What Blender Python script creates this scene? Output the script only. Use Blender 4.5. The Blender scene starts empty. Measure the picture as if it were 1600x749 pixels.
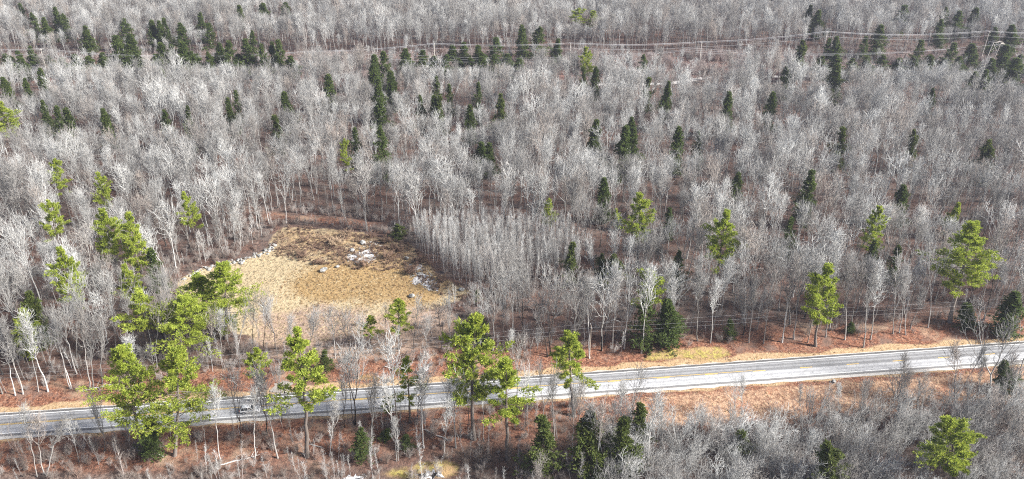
import bpy, math, random
import numpy as np

# ------------------------------------------------------------------ camera, sky, sun, exposure
R = math.radians
scene = bpy.context.scene
CAM_H, PITCH, FPX = 122.0, R(27.0), 1280.0          # metres, down-tilt, focal length in pixels of the 1600 px photo
cam_data = bpy.data.cameras.new("camera")
cam_data.sensor_width = 36.0
cam_data.lens = 36.0 * FPX / 1600.0
cam_data.clip_start, cam_data.clip_end = 1.0, 12000.0
cam = bpy.data.objects.new("camera", cam_data)
cam.location = (0, 0, CAM_H)
cam.rotation_euler = (R(90) - PITCH, 0, 0)
scene.collection.objects.link(cam)
scene.camera = cam

SUN_EL, SUN_AZ = R(34), R(104)       # azimuth clockwise from +Y (the view direction): low, from the right, along the road
world = bpy.data.worlds.new("World")
scene.world = world
world.use_nodes = True
nt = world.node_tree
sky = nt.nodes.new("ShaderNodeTexSky")
sky.sky_type = 'NISHITA'
sky.sun_disc = False
sky.sun_elevation = SUN_EL
sky.sun_rotation = SUN_AZ
sky.air_density, sky.dust_density, sky.ozone_density = 0.95, 3.6, 0.8
nt.links.new(sky.outputs[0], nt.nodes["Background"].inputs[0])
nt.nodes["Background"].inputs[1].default_value = 0.075
sun_data = bpy.data.lights.new("sun", 'SUN')
sun_data.energy = 5.0
sun_data.angle = R(9)
sun_data.color = (1.0, 0.975, 0.94)
sun = bpy.data.objects.new("sun", sun_data)
sun.rotation_euler = (math.pi / 2 - SUN_EL, 0, math.pi - SUN_AZ)
scene.collection.objects.link(sun)
scene.view_settings.view_transform = 'Standard'
scene.view_settings.look = 'None'
scene.view_settings.exposure = 1.2
scene.view_settings.gamma = 1.0
scene.view_settings.use_curve_mapping = False
scene.render.engine = 'CYCLES'
cy = scene.cycles
cy.max_bounces, cy.diffuse_bounces, cy.glossy_bounces = 4, 2, 2
cy.transmission_bounces, cy.transparent_max_bounces, cy.volume_bounces = 2, 4, 0
cy.use_denoising = False
cy.filter_width = 1.1
cy.sample_clamp_direct, cy.sample_clamp_indirect = 6.0, 2.0
cy.use_adaptive_sampling = True
cy.adaptive_threshold = 0.02

rng = np.random.default_rng(11)
COL = scene.collection

# ------------------------------------------------------------------ helpers: pixels of the photo <-> points of the place
CP, SP = math.cos(PITCH), math.sin(PITCH)

def project(x, y, z):
    x, y, z = np.asarray(x, float), np.asarray(y, float), np.asarray(z, float) - CAM_H
    fwd = y * CP - z * SP
    up = y * SP + z * CP
    return 800 + FPX * x / fwd, 374.5 - FPX * up / fwd, fwd

def ray(px, py):
    u, v = (px - 800) / FPX, (374.5 - py) / FPX
    return np.array([u, CP + v * SP, -SP + v * CP])

def smooth(a, b, x):
    t = np.clip((np.asarray(x, float) - a) / (b - a), 0, 1)
    return t * t * (3 - 2 * t)

def flat_at(px, py, z=0.0):
    d = ray(px, py)
    return d[:2] * ((z - CAM_H) / d[2])

# road centre line: read off the photo, then fitted as a gentle curve y = c(x)
_pts = np.array([flat_at(*p) for p in [(0, 662), (250, 648.5), (480, 632), (681, 616.5), (820, 605.5), (935, 597), (1077, 586.5), (1197, 578), (1312, 570), (1437, 561), (1600, 551)]])
ROADC = np.polyfit(_pts[:, 0], _pts[:, 1], 2)
ROAD_X0, ROAD_X1 = -420.0, 420.0

def road_y(x):
    x = np.clip(x, -260, 260)
    return np.polyval(ROADC, x)

def road_s(x, y):                    # signed distance from the centre line, + is the far side
    x = np.asarray(x, float)
    d = (road_y(x + 0.5) - road_y(x - 0.5))
    return (np.asarray(y, float) - road_y(x)) / np.sqrt(1 + d * d)

def gz(x, y):                        # ground height
    x, y = np.asarray(x, float), np.asarray(y, float)
    s = road_s(x, y)
    n = (np.sin(x * .031 + 1.3) * np.cos(y * .027 + .4) * .9 + np.sin(x * .071 + y * .053) * .45
         + np.sin(x * .13 - y * .11 + 2.) * .18)
    away = smooth(7, 26, np.abs(s))
    bank = -2.6 * smooth(6, 26, -s)                    # the near side falls to wet ground
    rise = 1.0 * smooth(7, 14, s) + 2.2 * smooth(60, 300, s)
    return n * away * smooth(0, 40, np.abs(s)) + bank + rise

def at(px, py, h=0.0):               # ground point whose point h metres above it is seen at (px, py)
    z = 0.0
    for _ in range(6):
        p = flat_at(px, py, z + h)
        z = float(gz(p[0], p[1]))
    return np.array([p[0], p[1], z])

def poly_world(pix):
    return np.array([at(*p)[:2] for p in pix])

def poly_sd(poly, x, y):             # signed distance to a polygon, + inside
    x, y = np.asarray(x, float).ravel(), np.asarray(y, float).ravel()
    inside = np.zeros(len(x), bool)
    best = np.full(len(x), 1e18)
    n = len(poly)
    for i in range(n):
        ax, ay = poly[i]; bx, by = poly[(i + 1) % n]
        dx, dy = bx - ax, by - ay
        t = np.clip(((x - ax) * dx + (y - ay) * dy) / (dx * dx + dy * dy + 1e-12), 0, 1)
        best = np.minimum(best, (x - ax - t * dx) ** 2 + (y - ay - t * dy) ** 2)
        if ay != by:
            c = ((ay > y) != (by > y)) & (x < dx * (y - ay) / dy + ax)
            inside ^= c
    d = np.sqrt(best)
    return np.where(inside, d, -d)

# ------------------------------------------------------------------ helpers: meshes and objects
def new_mesh(name, verts, quads=None, tris=None, mats=(), matq=None, matt=None, shade=True):
    me = bpy.data.meshes.new(name)
    verts = np.asarray(verts, np.float32)
    q = np.asarray(quads if quads is not None else np.zeros((0, 4)), np.int32).reshape(-1, 4)
    t = np.asarray(tris if tris is not None else np.zeros((0, 3)), np.int32).reshape(-1, 3)
    me.vertices.add(len(verts))
    me.vertices.foreach_set("co", verts.ravel())
    me.loops.add(q.size + t.size)
    me.loops.foreach_set("vertex_index", np.concatenate([q.ravel(), t.ravel()]))
    me.polygons.add(len(q) + len(t))
    me.polygons.foreach_set("loop_start", np.concatenate([np.arange(len(q)) * 4, q.size + np.arange(len(t)) * 3]).astype(np.int32))
    for m in mats:
        me.materials.append(m)
    if matq is not None or matt is not None:
        mq = matq if matq is not None else np.zeros(len(q), np.int32)
        mt = matt if matt is not None else np.zeros(len(t), np.int32)
        me.polygons.foreach_set("material_index", np.concatenate([mq, mt]).astype(np.int32))
    me.polygons.foreach_set("use_smooth", np.full(len(q) + len(t), shade))
    me.update(calc_edges=True)
    me.validate()
    return me

class Geo:
    """collects quads and triangles of one mesh"""
    def __init__(self):
        self.v, self.q, self.t, self.mq, self.mt, self.n = [], [], [], [], [], 0
    def add(self, v, q=None, t=None, m=0):
        v = np.asarray(v, float).reshape(-1, 3)
        if q is not None and len(q):
            self.q.append(np.asarray(q) + self.n); self.mq.append(np.full(len(q), m))
        if t is not None and len(t):
            self.t.append(np.asarray(t) + self.n); self.mt.append(np.full(len(t), m))
        self.v.append(v); self.n += len(v)
        return self
    def join(self, o, m=None):
        for q, mq in zip(o.q, o.mq): self.q.append(q + self.n); self.mq.append(mq if m is None else np.full(len(q), m))
        for t, mt in zip(o.t, o.mt): self.t.append(t + self.n); self.mt.append(mt if m is None else np.full(len(t), m))
        self.v += o.v; self.n += o.n
        return self
    def tubes(self, P, Rd, sides=3, m=0, tip=False):
        P = np.asarray(P, float); Rd = np.asarray(Rd, float)
        N, K, _ = P.shape
        T = np.gradient(P, axis=1)
        T /= np.linalg.norm(T, axis=2, keepdims=True) + 1e-9
        ref = np.where(np.abs(T[:, :1, 2:3]) > .9, np.array([1., 0, 0]), np.array([0, 0, 1.]))
        U = np.cross(T, np.broadcast_to(ref, T.shape)); U /= np.linalg.norm(U, axis=2, keepdims=True) + 1e-9
        V = np.cross(T, U)
        a = np.arange(sides) * 2 * np.pi / sides
        ring = (U[:, :, None] * np.cos(a)[:, None] + V[:, :, None] * np.sin(a)[:, None]) * Rd[:, :, None, None] + P[:, :, None]
        base = (np.arange(N) * K * sides)[:, None, None] + (np.arange(K - 1) * sides)[None, :, None] + np.arange(sides)[None, None]
        nxt = (np.arange(N) * K * sides)[:, None, None] + (np.arange(K - 1) * sides)[None, :, None] + ((np.arange(sides) + 1) % sides)[None, None]
        q = np.stack([base, nxt, nxt + sides, base + sides], -1).reshape(-1, 4)
        return self.add(ring.reshape(-1, 3), q, m=m)
    def spikes(self, A, B, r, m=0):      # three-sided tapering twigs from A to B
        A, B = np.asarray(A, float), np.asarray(B, float)
        N = len(A)
        T = B - A; T /= np.linalg.norm(T, axis=1, keepdims=True) + 1e-9
        ref = np.where(np.abs(T[:, 2:3]) > .9, np.array([1., 0, 0]), np.array([0, 0, 1.]))
        U = np.cross(T, ref); U /= np.linalg.norm(U, axis=1, keepdims=True) + 1e-9
        V = np.cross(T, U)
        r = np.broadcast_to(np.asarray(r, float), (N,))[:, None]
        v = np.stack([A + U * r, A - U * r * .5 + V * r * .87, A - U * r * .5 - V * r * .87, B], 1).reshape(-1, 3)
        b = np.arange(N)[:, None] * 4
        t = np.concatenate([b + np.array([[0, 1, 3]]), b + np.array([[1, 2, 3]]), b + np.array([[2, 0, 3]])])
        return self.add(v, t=t, m=m)
    def box(self, c, s, rot=None, m=0, taper=1.0):
        c, s = np.asarray(c, float), np.asarray(s, float) / 2
        v = np.array([[x, y, z] for z in (-1, 1) for y in (-1, 1) for x in (-1, 1)], float)
        v[4:, :2] *= taper
        v = v * s
        if rot is not None: v = v @ np.asarray(rot, float).T
        return self.add(v + c, [[0, 2, 3, 1], [4, 5, 7, 6], [0, 1, 5, 4], [2, 6, 7, 3], [0, 4, 6, 2], [1, 3, 7, 5]], m=m)
    def mesh(self, name, mats, shade=True):
        cat = lambda l, w: np.concatenate(l) if l else np.zeros((0, w), int)
        return new_mesh(name, np.concatenate(self.v), cat(self.q, 4), cat(self.t, 3), mats,
                        np.concatenate(self.mq) if self.mq else None, np.concatenate(self.mt) if self.mt else None, shade)

def obj(name, me, parent=None, loc=None):
    o = bpy.data.objects.new(name, me)
    COL.objects.link(o)
    if parent is not None: o.parent = parent
    if loc is not None: o.location = loc
    return o

def empty(name, loc, rot=(0, 0, 0), scl=(1, 1, 1)):
    o = bpy.data.objects.new(name, None)
    o.empty_display_size = 0.5
    o.location, o.rotation_euler, o.scale = loc, rot, scl
    COL.objects.link(o)
    return o

def tag(o, label=None, cat=None, group=None, kind=None):
    if label: o["label"] = label
    if cat: o["category"] = cat
    if group: o["group"] = group
    if kind: o["kind"] = kind
    return o

# ------------------------------------------------------------------ materials
class NB:
    def __init__(self, name):
        self.mat = bpy.data.materials.new(name)
        self.mat.use_nodes = True
        self.nt = self.mat.node_tree
        self.b = self.nt.nodes["Principled BSDF"]
        self.b.inputs["Roughness"].default_value = .85
        self.b.inputs["Specular IOR Level"].default_value = .25
    def new(self, t, **kw):
        n = self.nt.nodes.new(t)
        for k, v in kw.items(): setattr(n, k, v)
        return n
    def link(self, a, b): self.nt.links.new(a, b)
    def put(self, sock, v):
        if hasattr(v, "links") or isinstance(v, bpy.types.NodeSocket): self.link(v, sock)
        else: sock.default_value = v
    def coord(self, which="Object"):
        return self.new("ShaderNodeTexCoord").outputs[which]
    def noise(self, vec, scale, detail=4, rough=.6, seedoff=0.):
        n = self.new("ShaderNodeTexNoise", noise_dimensions='4D')
        self.link(vec, n.inputs["Vector"])
        n.inputs["Scale"].default_value, n.inputs["Detail"].default_value = scale, detail
        n.inputs["Roughness"].default_value, n.inputs["W"].default_value = rough, seedoff
        return n.outputs["Fac"]
    def math(self, op, a, b=0.0, clamp=False):
        n = self.new("ShaderNodeMath", operation=op, use_clamp=clamp)
        self.put(n.inputs[0], a); self.put(n.inputs[1], b)
        return n.outputs[0]
    def ramp(self, fac, a, b, lo=0.0, hi=1.0):     # remap a..b to lo..hi, clamped, smooth
        n = self.new("ShaderNodeMapRange", interpolation_type='SMOOTHSTEP')
        self.put(n.inputs["Value"], fac)
        for k, v in (("From Min", a), ("From Max", b), ("To Min", lo), ("To Max", hi)): n.inputs[k].default_value = v
        return n.outputs["Result"]
    def mix(self, fac, a, b, blend='MIX'):
        n = self.new("ShaderNodeMix", data_type='RGBA', blend_type=blend)
        self.put(n.inputs[0], fac)
        for s, v in ((n.inputs[6], a), (n.inputs[7], b)):
            self.put(s, v if not isinstance(v, tuple) else (*v, 1.0))
        return n.outputs[2]
    def attr(self, name):
        n = self.new("ShaderNodeAttribute", attribute_name=name)
        return n.outputs["Fac"]
    def rand(self):
        return self.new("ShaderNodeObjectInfo").outputs["Random"]
    def color(self, c): self.put(self.b.inputs["Base Color"], c if not isinstance(c, tuple) else (*c, 1.0))
    def bump(self, h, strength=.4, dist=.1):
        n = self.new("ShaderNodeBump")
        n.inputs["Strength"].default_value, n.inputs["Distance"].default_value = strength, dist
        self.put(n.inputs["Height"], h)
        self.link(n.outputs[0], self.b.inputs["Normal"])

def simple(name, col, rough=.8, var=.12, scale=3., metal=0., spec=.3):
    n = NB(name)
    c = n.coord()
    f = n.noise(c, scale)
    n.color(n.mix(f, tuple(x * (1 - var) for x in col), tuple(min(1, x * (1 + var)) for x in col)))
    n.b.inputs["Roughness"].default_value = rough
    n.b.inputs["Metallic"].default_value = metal
    n.b.inputs["Specular IOR Level"].default_value = spec
    return n.mat

def bark(name, a, b, c3, vs=(1.2, 1.2, .35)):        # bark that differs from tree to tree (a..b, some c3) and along the trunk
    n = NB(name)
    r = n.rand()
    base = n.mix(n.ramp(r, 0, 1), a, b)
    r2 = n.math('FRACT', n.math('MULTIPLY', r, 7.31))
    base = n.mix(n.ramp(r2, .72, .95), base, c3)
    loc = n.new("ShaderNodeObjectInfo").outputs["Location"]
    pt = n.noise(loc, .022, 3, .6, 3.)          # stands of paler and darker species
    r3 = n.math('FRACT', n.math('MULTIPLY', r, 17.9))
    base = n.mix(n.math('MULTIPLY', n.ramp(n.math('ADD', pt, n.math('MULTIPLY', n.math('SUBTRACT', r3, .5), .45)), .40, .66), .78), base, tuple(x * k_ for x, k_ in zip(a, (.55, .52, .50))))
    mp = n.new("ShaderNodeMapping"); n.link(n.coord(), mp.inputs[0]); mp.inputs["Scale"].default_value = vs
    f = n.noise(mp.outputs[0], 2.2, 5)
    n.color(n.mix(n.ramp(f, .35, .7, .0, .45), base, tuple(x * .55 for x in a)))
    return n.mat

def needles(name, dark, mid, tip):
    n = NB(name)
    c = n.coord()
    f = n.noise(c, .9, 3)
    g = n.noise(c, 4.5, 2, seedoff=3.)
    r = n.rand()
    col = n.mix(n.ramp(f, .35, .65), dark, mid)
    col = n.mix(n.ramp(g, .40, .70, 0, .85), col, tip)  # yellow of sunlit outer needles, put into the colour in noise patches
    col = n.mix(n.ramp(r, 0, 1, 0, .45), col, mid)
    n.color(col)
    n.b.inputs["Roughness"].default_value = .6
    tr = n.new("ShaderNodeBsdfTranslucent"); n.link(col, tr.inputs[0])
    mx = n.new("ShaderNodeMixShader"); mx.inputs[0].default_value = .42
    n.link(n.b.outputs[0], mx.inputs[1]); n.link(tr.outputs[0], mx.inputs[2])
    n.link(mx.outputs[0], n.nt.nodes["Material Output"].inputs["Surface"])
    return n.mat

M = {}
M['trunk'] = bark("hardwood_bark", (.32, .315, .30), (.52, .515, .50), (.19, .175, .16))
M['twig'] = bark("hardwood_twigs", (.36, .36, .35), (.60, .605, .59), (.37, .325, .29), (.3, .3, .3))
M['dark_bark'] = bark("dark_bark", (.085, .072, .06), (.14, .12, .105), (.06, .05, .045))
M['white_bark'] = bark("birch_bark", (.48, .47, .45), (.60, .59, .57), (.40, .38, .355))
M['sap_bark'] = bark("sapling_bark", (.38, .365, .355), (.56, .55, .535), (.42, .35, .325))
M['brush'] = bark("brush_twigs", (.30, .255, .225), (.44, .405, .38), (.33, .225, .18), (.5, .5, .5))
M['scrub'] = bark("scrub_twigs", (.27, .22, .205), (.38, .33, .31), (.28, .185, .155), (.5, .5, .5))
M['pine_bark'] = bark("pine_bark", (.20, .17, .15), (.29, .26, .235), (.15, .12, .10))
M['pine'] = needles("white_pine_needles", (.13, .215, .03), (.36, .44, .06), (.62, .63, .13))
M['fir'] = needles("hemlock_needles", (.042, .074, .022), (.09, .135, .033), (.20, .235, .06))
M['olive'] = needles("olive_needles", (.05, .078, .02), (.10, .135, .032), (.20, .22, .055))

# ------------------------------------------------------------------ the ground
MEADOW = poly_world([(280, 437), (318, 421), (352, 410), (392, 402), (418, 390), (432, 372), (438, 357), (470, 354), (520, 360), (560, 366),
                     (604, 373), (640, 381), (662, 402), (690, 432), (742, 456), (718, 470), (668, 486), (640, 505), (590, 520), (520, 532),
                     (460, 540), (410, 538), (378, 520), (330, 490), (285, 462)])
OCHRE = poly_world([(470, 425), (520, 400), (600, 395), (650, 405), (690, 440), (700, 465), (640, 480), (560, 470), (480, 470), (450, 450)])
BRAMBLE = poly_world([(430, 372), (450, 356), (520, 360), (604, 373), (650, 385), (668, 408), (710, 445), (740, 456), (700, 452), (640, 408), (600, 415), (560, 412), (500, 405), (440, 392)])
TANBRUSH = poly_world([(400, 490), (500, 478), (600, 490), (690, 480), (720, 500), (690, 545), (560, 560), (420, 556), (390, 530)])
TRACK = poly_world([(414, 330), (470, 336), (560, 343), (620, 350), (600, 357), (540, 352), (470, 346), (412, 344)])
MOSS = poly_world([(985, 556), (1030, 549), (1090, 545), (1160, 548), (1140, 556), (1060, 562), (1000, 565)])
MOSS2 = poly_world([(585, 746), (610, 733), (660, 722), (710, 724), (722, 738), (690, 749), (620, 756)])
MOSS3 = poly_world([(650, 590), (560, 585), (556, 594), (645, 598), (700, 592), (696, 586)])
CORR_N = np.array([at(0, 129)[:2], at(1600, 124)[:2]])       # near and far edges of the power line cut
CORR_F = np.array([at(0, 93)[:2], at(1600, 83)[:2]])

def line_y(L, x): return L[0, 1] + (L[1, 1] - L[0, 1]) * (np.asarray(x, float) - L[0, 0]) / (L[1, 0] - L[0, 0])

def corridor(x, y):                  # > 0 inside the cut (metres from its edge)
    return np.minimum(np.asarray(y) - line_y(CORR_N, x), line_y(CORR_F, x) - np.asarray(y))

def axis(inner0, inner1, step, outer):
    mid = np.arange(inner0, inner1 + step, step)
    g = np.cumsum(step * 1.35 ** np.arange(1, 20))
    g = g[g < outer]
    return np.concatenate([inner0 - g[::-1], mid, inner1 + g])

xs, ys = axis(-440, 440, 2.0, 5000), axis(96, 700, 2.0, 5000)
GX, GY = np.meshgrid(xs, ys)
nx, ny = len(xs), len(ys)
GZ = gz(GX, GY)
gs = road_s(GX, GY)
GZ = np.where(np.abs(gs) < 5.6, GZ - 0.12, GZ)
idx = np.arange(nx * ny).reshape(ny, nx)
gq = np.stack([idx[:-1, :-1], idx[:-1, 1:], idx[1:, 1:], idx[1:, :-1]], -1).reshape(-1, 4)
gx, gy, gsf = GX.ravel(), GY.ravel(), gs.ravel()
wob = np.sin(gx * .21 + gy * .13) * .8 + np.sin(gx * .47 - gy * .31) * .6
gpx, gpy, _ = project(gx, np.maximum(gy, 60), 0)

def pm(poly, soft=3.0): return smooth(-soft, soft, poly_sd(poly, gx, gy) + wob)

masks = {
    'meadow': pm(MEADOW, 2.5),
    'ochre': pm(OCHRE, 7),
    'bramble': pm(BRAMBLE, 7),
    'tanbrush': pm(TANBRUSH, 6),
    'moss': np.maximum(np.maximum(pm(MOSS, 1.5), pm(MOSS2, 2) * .72), pm(MOSS3, 1.5) * .55),
    'corridor': smooth(-3, 5, corridor(gx, gy) + wob),
    'verge': np.where(gsf > 0, smooth(7.4, 6.0, gsf + wob * .5), smooth(6.4, 4.8, -gsf + wob * .4)),
    'bank': np.maximum(smooth(-5, -9, gsf) * smooth(-20, -13, gsf + wob) * smooth(950, 1040, gpx),
                       smooth(-5, -8, gsf) * smooth(980, 860, gpx) * .3),
    'litter': smooth(30, 6, np.abs(gsf)) * .9 + pm(TRACK, 3) * .8,
    'bog': smooth(722, 742, gpy + wob * 2) * smooth(900, 760, gpx) + smooth(-18, -24, gsf + wob) * smooth(850, 1000, gpx) * .9,
}
n = NB("ground_cover")
c = n.coord()
fine, mid, big = n.noise(c, 1.3, 6, .7), n.noise(c, .22, 5, .6, 2.), n.noise(c, .045, 4, .55, 5.)
spk = n.noise(c, 3.2, 3, .7, 9.)
def masked(name, soft=.18):
    a = n.attr(name)
    return n.ramp(n.math('ADD', a, n.math('MULTIPLY', n.math('SUBTRACT', mid, .5), .9)), .5 - soft, .5 + soft)
leaf = n.noise(c, 2.3, 2, .8, 21.)
col = n.mix(n.ramp(fine, .38, .62), (.05, .03, .023), (.15, .086, .064))
col = n.mix(n.ramp(mid, .38, .64, 0, .7), col, (.115, .098, .086))
col = n.mix(n.ramp(big, .45, .7, 0, .4), col, (.155, .088, .066))
lit = n.mix(n.ramp(fine, .38, .62), (.07, .028, .018), (.26, .112, .064))
lit = n.mix(n.ramp(leaf, .52, .66, 0, .8), lit, (.38, .225, .15))
lit = n.mix(n.ramp(mid, .5, .66, 0, .75), lit, (.17, .115, .09))
lit = n.mix(n.ramp(n.noise(c, .12, 5, .65, 33.), .52, .66, 0, .65), lit, (.36, .255, .175))
col = n.mix(masked('litter', .3), col, lit)
cor = n.mix(n.ramp(fine, .3, .7), (.10, .055, .045), (.23, .135, .11))
col = n.mix(masked('corridor'), col, cor)
bankc = n.mix(n.ramp(fine, .4, .6), (.20, .11, .07), (.45, .295, .19))
bankc = n.mix(n.ramp(leaf, .55, .68, 0, .7), bankc, (.13, .06, .04))
bankc = n.mix(n.ramp(mid, .5, .7, 0, .7), bankc, (.36, .16, .09))
col = n.mix(masked('bank'), col, bankc)
verge = n.mix(n.ramp(fine, .35, .65), (.30, .195, .105), (.48, .345, .205))
col = n.mix(masked('verge'), col, verge)
mead = n.mix(n.ramp(fine, .25, .75), (.34, .265, .15), (.50, .415, .27))
mead = n.mix(n.ramp(mid, .5, .75, 0, .6), mead, (.30, .21, .125))
och = n.mix(n.ramp(fine, .32, .66), (.22, .14, .06), (.38, .265, .125))
mead = n.mix(masked('ochre', .3), mead, och)
brm = n.mix(n.ramp(mid, .42, .56), (.11, .066, .046), (.34, .24, .13))
brm = n.mix(n.ramp(fine, .5, .7, 0, .6), brm, (.12, .07, .05))
mead = n.mix(masked('bramble', .4), mead, brm)
col = n.mix(masked('meadow', .12), col, mead)
tan = n.mix(n.ramp(fine, .3, .7), (.24, .16, .11), (.43, .32, .245))
col = n.mix(masked('tanbrush', .3), col, tan)
mos = n.mix(n.ramp(fine, .35, .65), (.17, .115, .05), (.42, .36, .10))
mos = n.mix(n.ramp(n.noise(c, .45, 4, .6, 41.), .45, .58, 0, .85), mos, (.36, .235, .125))
col = n.mix(masked('moss', .2), col, mos)
bog = n.mix(n.ramp(fine, .35, .65), (.055, .036, .030), (.19, .135, .11))
col = n.mix(masked('bog', .25), col, bog)
n.color(col)
n.b.inputs["Roughness"].default_value = .95
n.bump(n.math('ADD', fine, spk), .8, .25)
ground_me = new_mesh("ground", np.stack([gx, gy, GZ.ravel()], 1), gq, mats=[n.mat])
for k, v in masks.items():
    a = ground_me.attributes.new(k, 'FLOAT', 'POINT')
    a.data.foreach_set("value", v.astype(np.float32).ravel())
tag(obj("ground", ground_me), "leaf-littered brown forest floor with straw-coloured verges and clearing", kind="structure")

# ------------------------------------------------------------------ the road
def strip(s0, s1, z, x0=ROAD_X0, x1=ROAD_X1, step=4.0, skirt=0.0):
    x = np.linspace(x0, x1, max(2, int((x1 - x0) / step) + 1))
    d = road_y(x + .5) - road_y(x - .5)
    L = np.sqrt(1 + d * d)
    nxv, nyv = -d / L, 1 / L
    y = road_y(x)
    cols = [(s0, z), (s1, z)] if not skirt else [(s0 - .05, z - skirt), (s0, z), ((s0 + s1) / 2, z + .03), (s1, z), (s1 + .05, z - skirt)]
    V = np.stack([np.stack([x + nxv * s, y + nyv * s, np.full_like(x, zz)], 1) for s, zz in cols], 1)
    k = len(cols); nseg = len(x)
    q = [[i * k + j + 1, i * k + j, (i + 1) * k + j, (i + 1) * k + j + 1] for i in range(nseg - 1) for j in range(k - 1)]
    return V.reshape(-1, 3), q, np.stack([x, np.zeros_like(x)], 1)

def road_mat():
    n = NB("worn_asphalt")
    s = n.attr("across")
    c = n.coord()
    mp = n.new("ShaderNodeMapping"); n.link(c, mp.inputs[0]); mp.inputs["Scale"].default_value = (.12, 1.5, 1)
    streak = n.noise(mp.outputs[0], 1.2, 5, .65)
    grain = n.noise(c, 6, 4, .7, 4.)
    patch = n.noise(c, .09, 3, .5, 8.)
    sw = n.math('ADD', s, n.math('MULTIPLY', n.math('SUBTRACT', streak, .5), .5))
    def band(c0, w): return n.ramp(n.math('ABSOLUTE', n.math('SUBTRACT', sw, c0)), w, w * .35)
    col = n.mix(n.ramp(grain, .3, .7), (.17, .172, .178), (.225, .226, .23))
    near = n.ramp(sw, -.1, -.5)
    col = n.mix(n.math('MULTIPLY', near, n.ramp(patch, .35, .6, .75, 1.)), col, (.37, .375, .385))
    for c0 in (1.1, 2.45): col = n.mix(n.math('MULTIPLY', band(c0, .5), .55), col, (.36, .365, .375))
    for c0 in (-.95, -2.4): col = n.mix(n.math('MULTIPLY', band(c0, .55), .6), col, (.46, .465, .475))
    edge = n.ramp(n.math('ABSOLUTE', sw), 3.25, 3.7)
    col = n.mix(edge, col, n.mix(grain, (.115, .115, .118), (.21, .205, .20)))
    crack = n.ramp(n.math('ABSOLUTE', n.math('SUBTRACT', n.noise(c, .35, 6, .7, 12.), .5)), .012, .002)
    col = n.mix(n.math('MULTIPLY', crack, .6), col, (.07, .07, .07))
    n.color(col)
    n.b.inputs["Roughness"].default_value = .72
    n.bump(grain, .15, .02)
    return n.mat
V, q, _ = strip(-4.15, 4.15, .05, skirt=.3)
# denser across the width so that the wear bands follow the road
xr = np.linspace(ROAD_X0, ROAD_X1, 241)
sr = np.array([-4.25, -4.15, -3.2, -2.2, -1.1, 0, 1.1, 2.2, 3.2, 4.15, 4.25])
zr = np.array([-.3, .05, .06, .07, .08, .085, .08, .07, .06, .05, -.3])
dd = road_y(xr + .5) - road_y(xr - .5); LL = np.sqrt(1 + dd * dd)
V = np.stack([np.stack([xr - dd / LL * s, road_y(xr) + s / LL, np.full_like(xr, z)], 1) for s, z in zip(sr, zr)], 1)
k = len(sr)
q = [[i * k + j, (i + 1) * k + j, (i + 1) * k + j + 1, i * k + j + 1] for i in range(len(xr) - 1) for j in range(k - 1)]
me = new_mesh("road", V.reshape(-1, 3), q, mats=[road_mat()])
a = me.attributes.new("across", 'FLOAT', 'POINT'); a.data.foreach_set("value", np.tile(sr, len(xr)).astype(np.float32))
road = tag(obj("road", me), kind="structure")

def road_z(s): return float(np.interp(s, sr, zr))
def paint(name, col, wear):
    n = NB(name)
    f = n.noise(n.coord(), 1.1, 5, .7)
    n.color(n.mix(n.ramp(f, .42, .62, 0, wear), col, (.33, .33, .34)))
    return n.mat
white_paint, yellow_paint = paint("white_road_paint", (.80, .80, .78), .3), paint("yellow_road_paint", (.66, .43, .08), .35)
for s in (3.22, -3.22):
    V, q, _ = strip(s - .11, s + .11, road_z(s) + .012)
    obj("edge_line", new_mesh("edge_line", V, [x[::-1] for x in q], mats=[white_paint]), road)
# a solid yellow line, with a broken one beside it towards the right
V, q, _ = strip(.07, .22, road_z(.1) + .012, ROAD_X0, 60)
obj("centre_line", new_mesh("centre_line", V, [x[::-1] for x in q], mats=[yellow_paint]), road)
V, q, _ = strip(-.22, -.07, road_z(.1) + .012, ROAD_X0, -66)
obj("centre_line", new_mesh("centre_line", V, [x[::-1] for x in q], mats=[yellow_paint]), road)
for x0 in np.arange(-62, 200, 12.2):
    V, q, _ = strip(-.26, -.02, road_z(.1) + .013, x0, x0 + 3.2, 1.6)
    obj("centre_dash", new_mesh("centre_dash", V, [x[::-1] for x in q], mats=[yellow_paint]), road)

def gravel_mat(name, a, b):
    n = NB(name)
    c = n.coord()
    f = n.noise(c, 5, 5, .75)
    n.color(n.mix(n.ramp(f, .3, .7), a, b))
    n.bump(f, .5, .05)
    return n.mat
gravel = gravel_mat("pale_gravel", (.33, .32, .30), (.56, .54, .51))
gsh = [(-5.3, -5.3), ]
xg = np.linspace(ROAD_X0, ROAD_X1, 421)
dg_ = road_y(xg + .5) - road_y(xg - .5); Lg = np.sqrt(1 + dg_ * dg_)
for s_in, s_out in ((-4.2, -5.15), (4.2, 4.6)):
    wv = s_out + .18 * np.sin(xg * .9) + .14 * np.sin(xg * 2.3 + 1)
    ss = np.stack([np.full_like(xg, s_in), wv], 1)
    P3 = np.stack([xg[:, None] - (dg_ / Lg)[:, None] * ss, road_y(xg)[:, None] + ss / Lg[:, None], np.stack([np.full_like(xg, .02), np.full_like(xg, -.02)], 1)], -1)
    q = [[i * 2, i * 2 + 1, i * 2 + 3, i * 2 + 2] for i in range(len(xg) - 1)]
    if s_out > 0: q = [x[::-1] for x in q]
    tag(obj("gravel_shoulder_path", new_mesh("gravel_shoulder_path", P3.reshape(-1, 3), q, mats=[gravel])), kind="structure")

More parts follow.
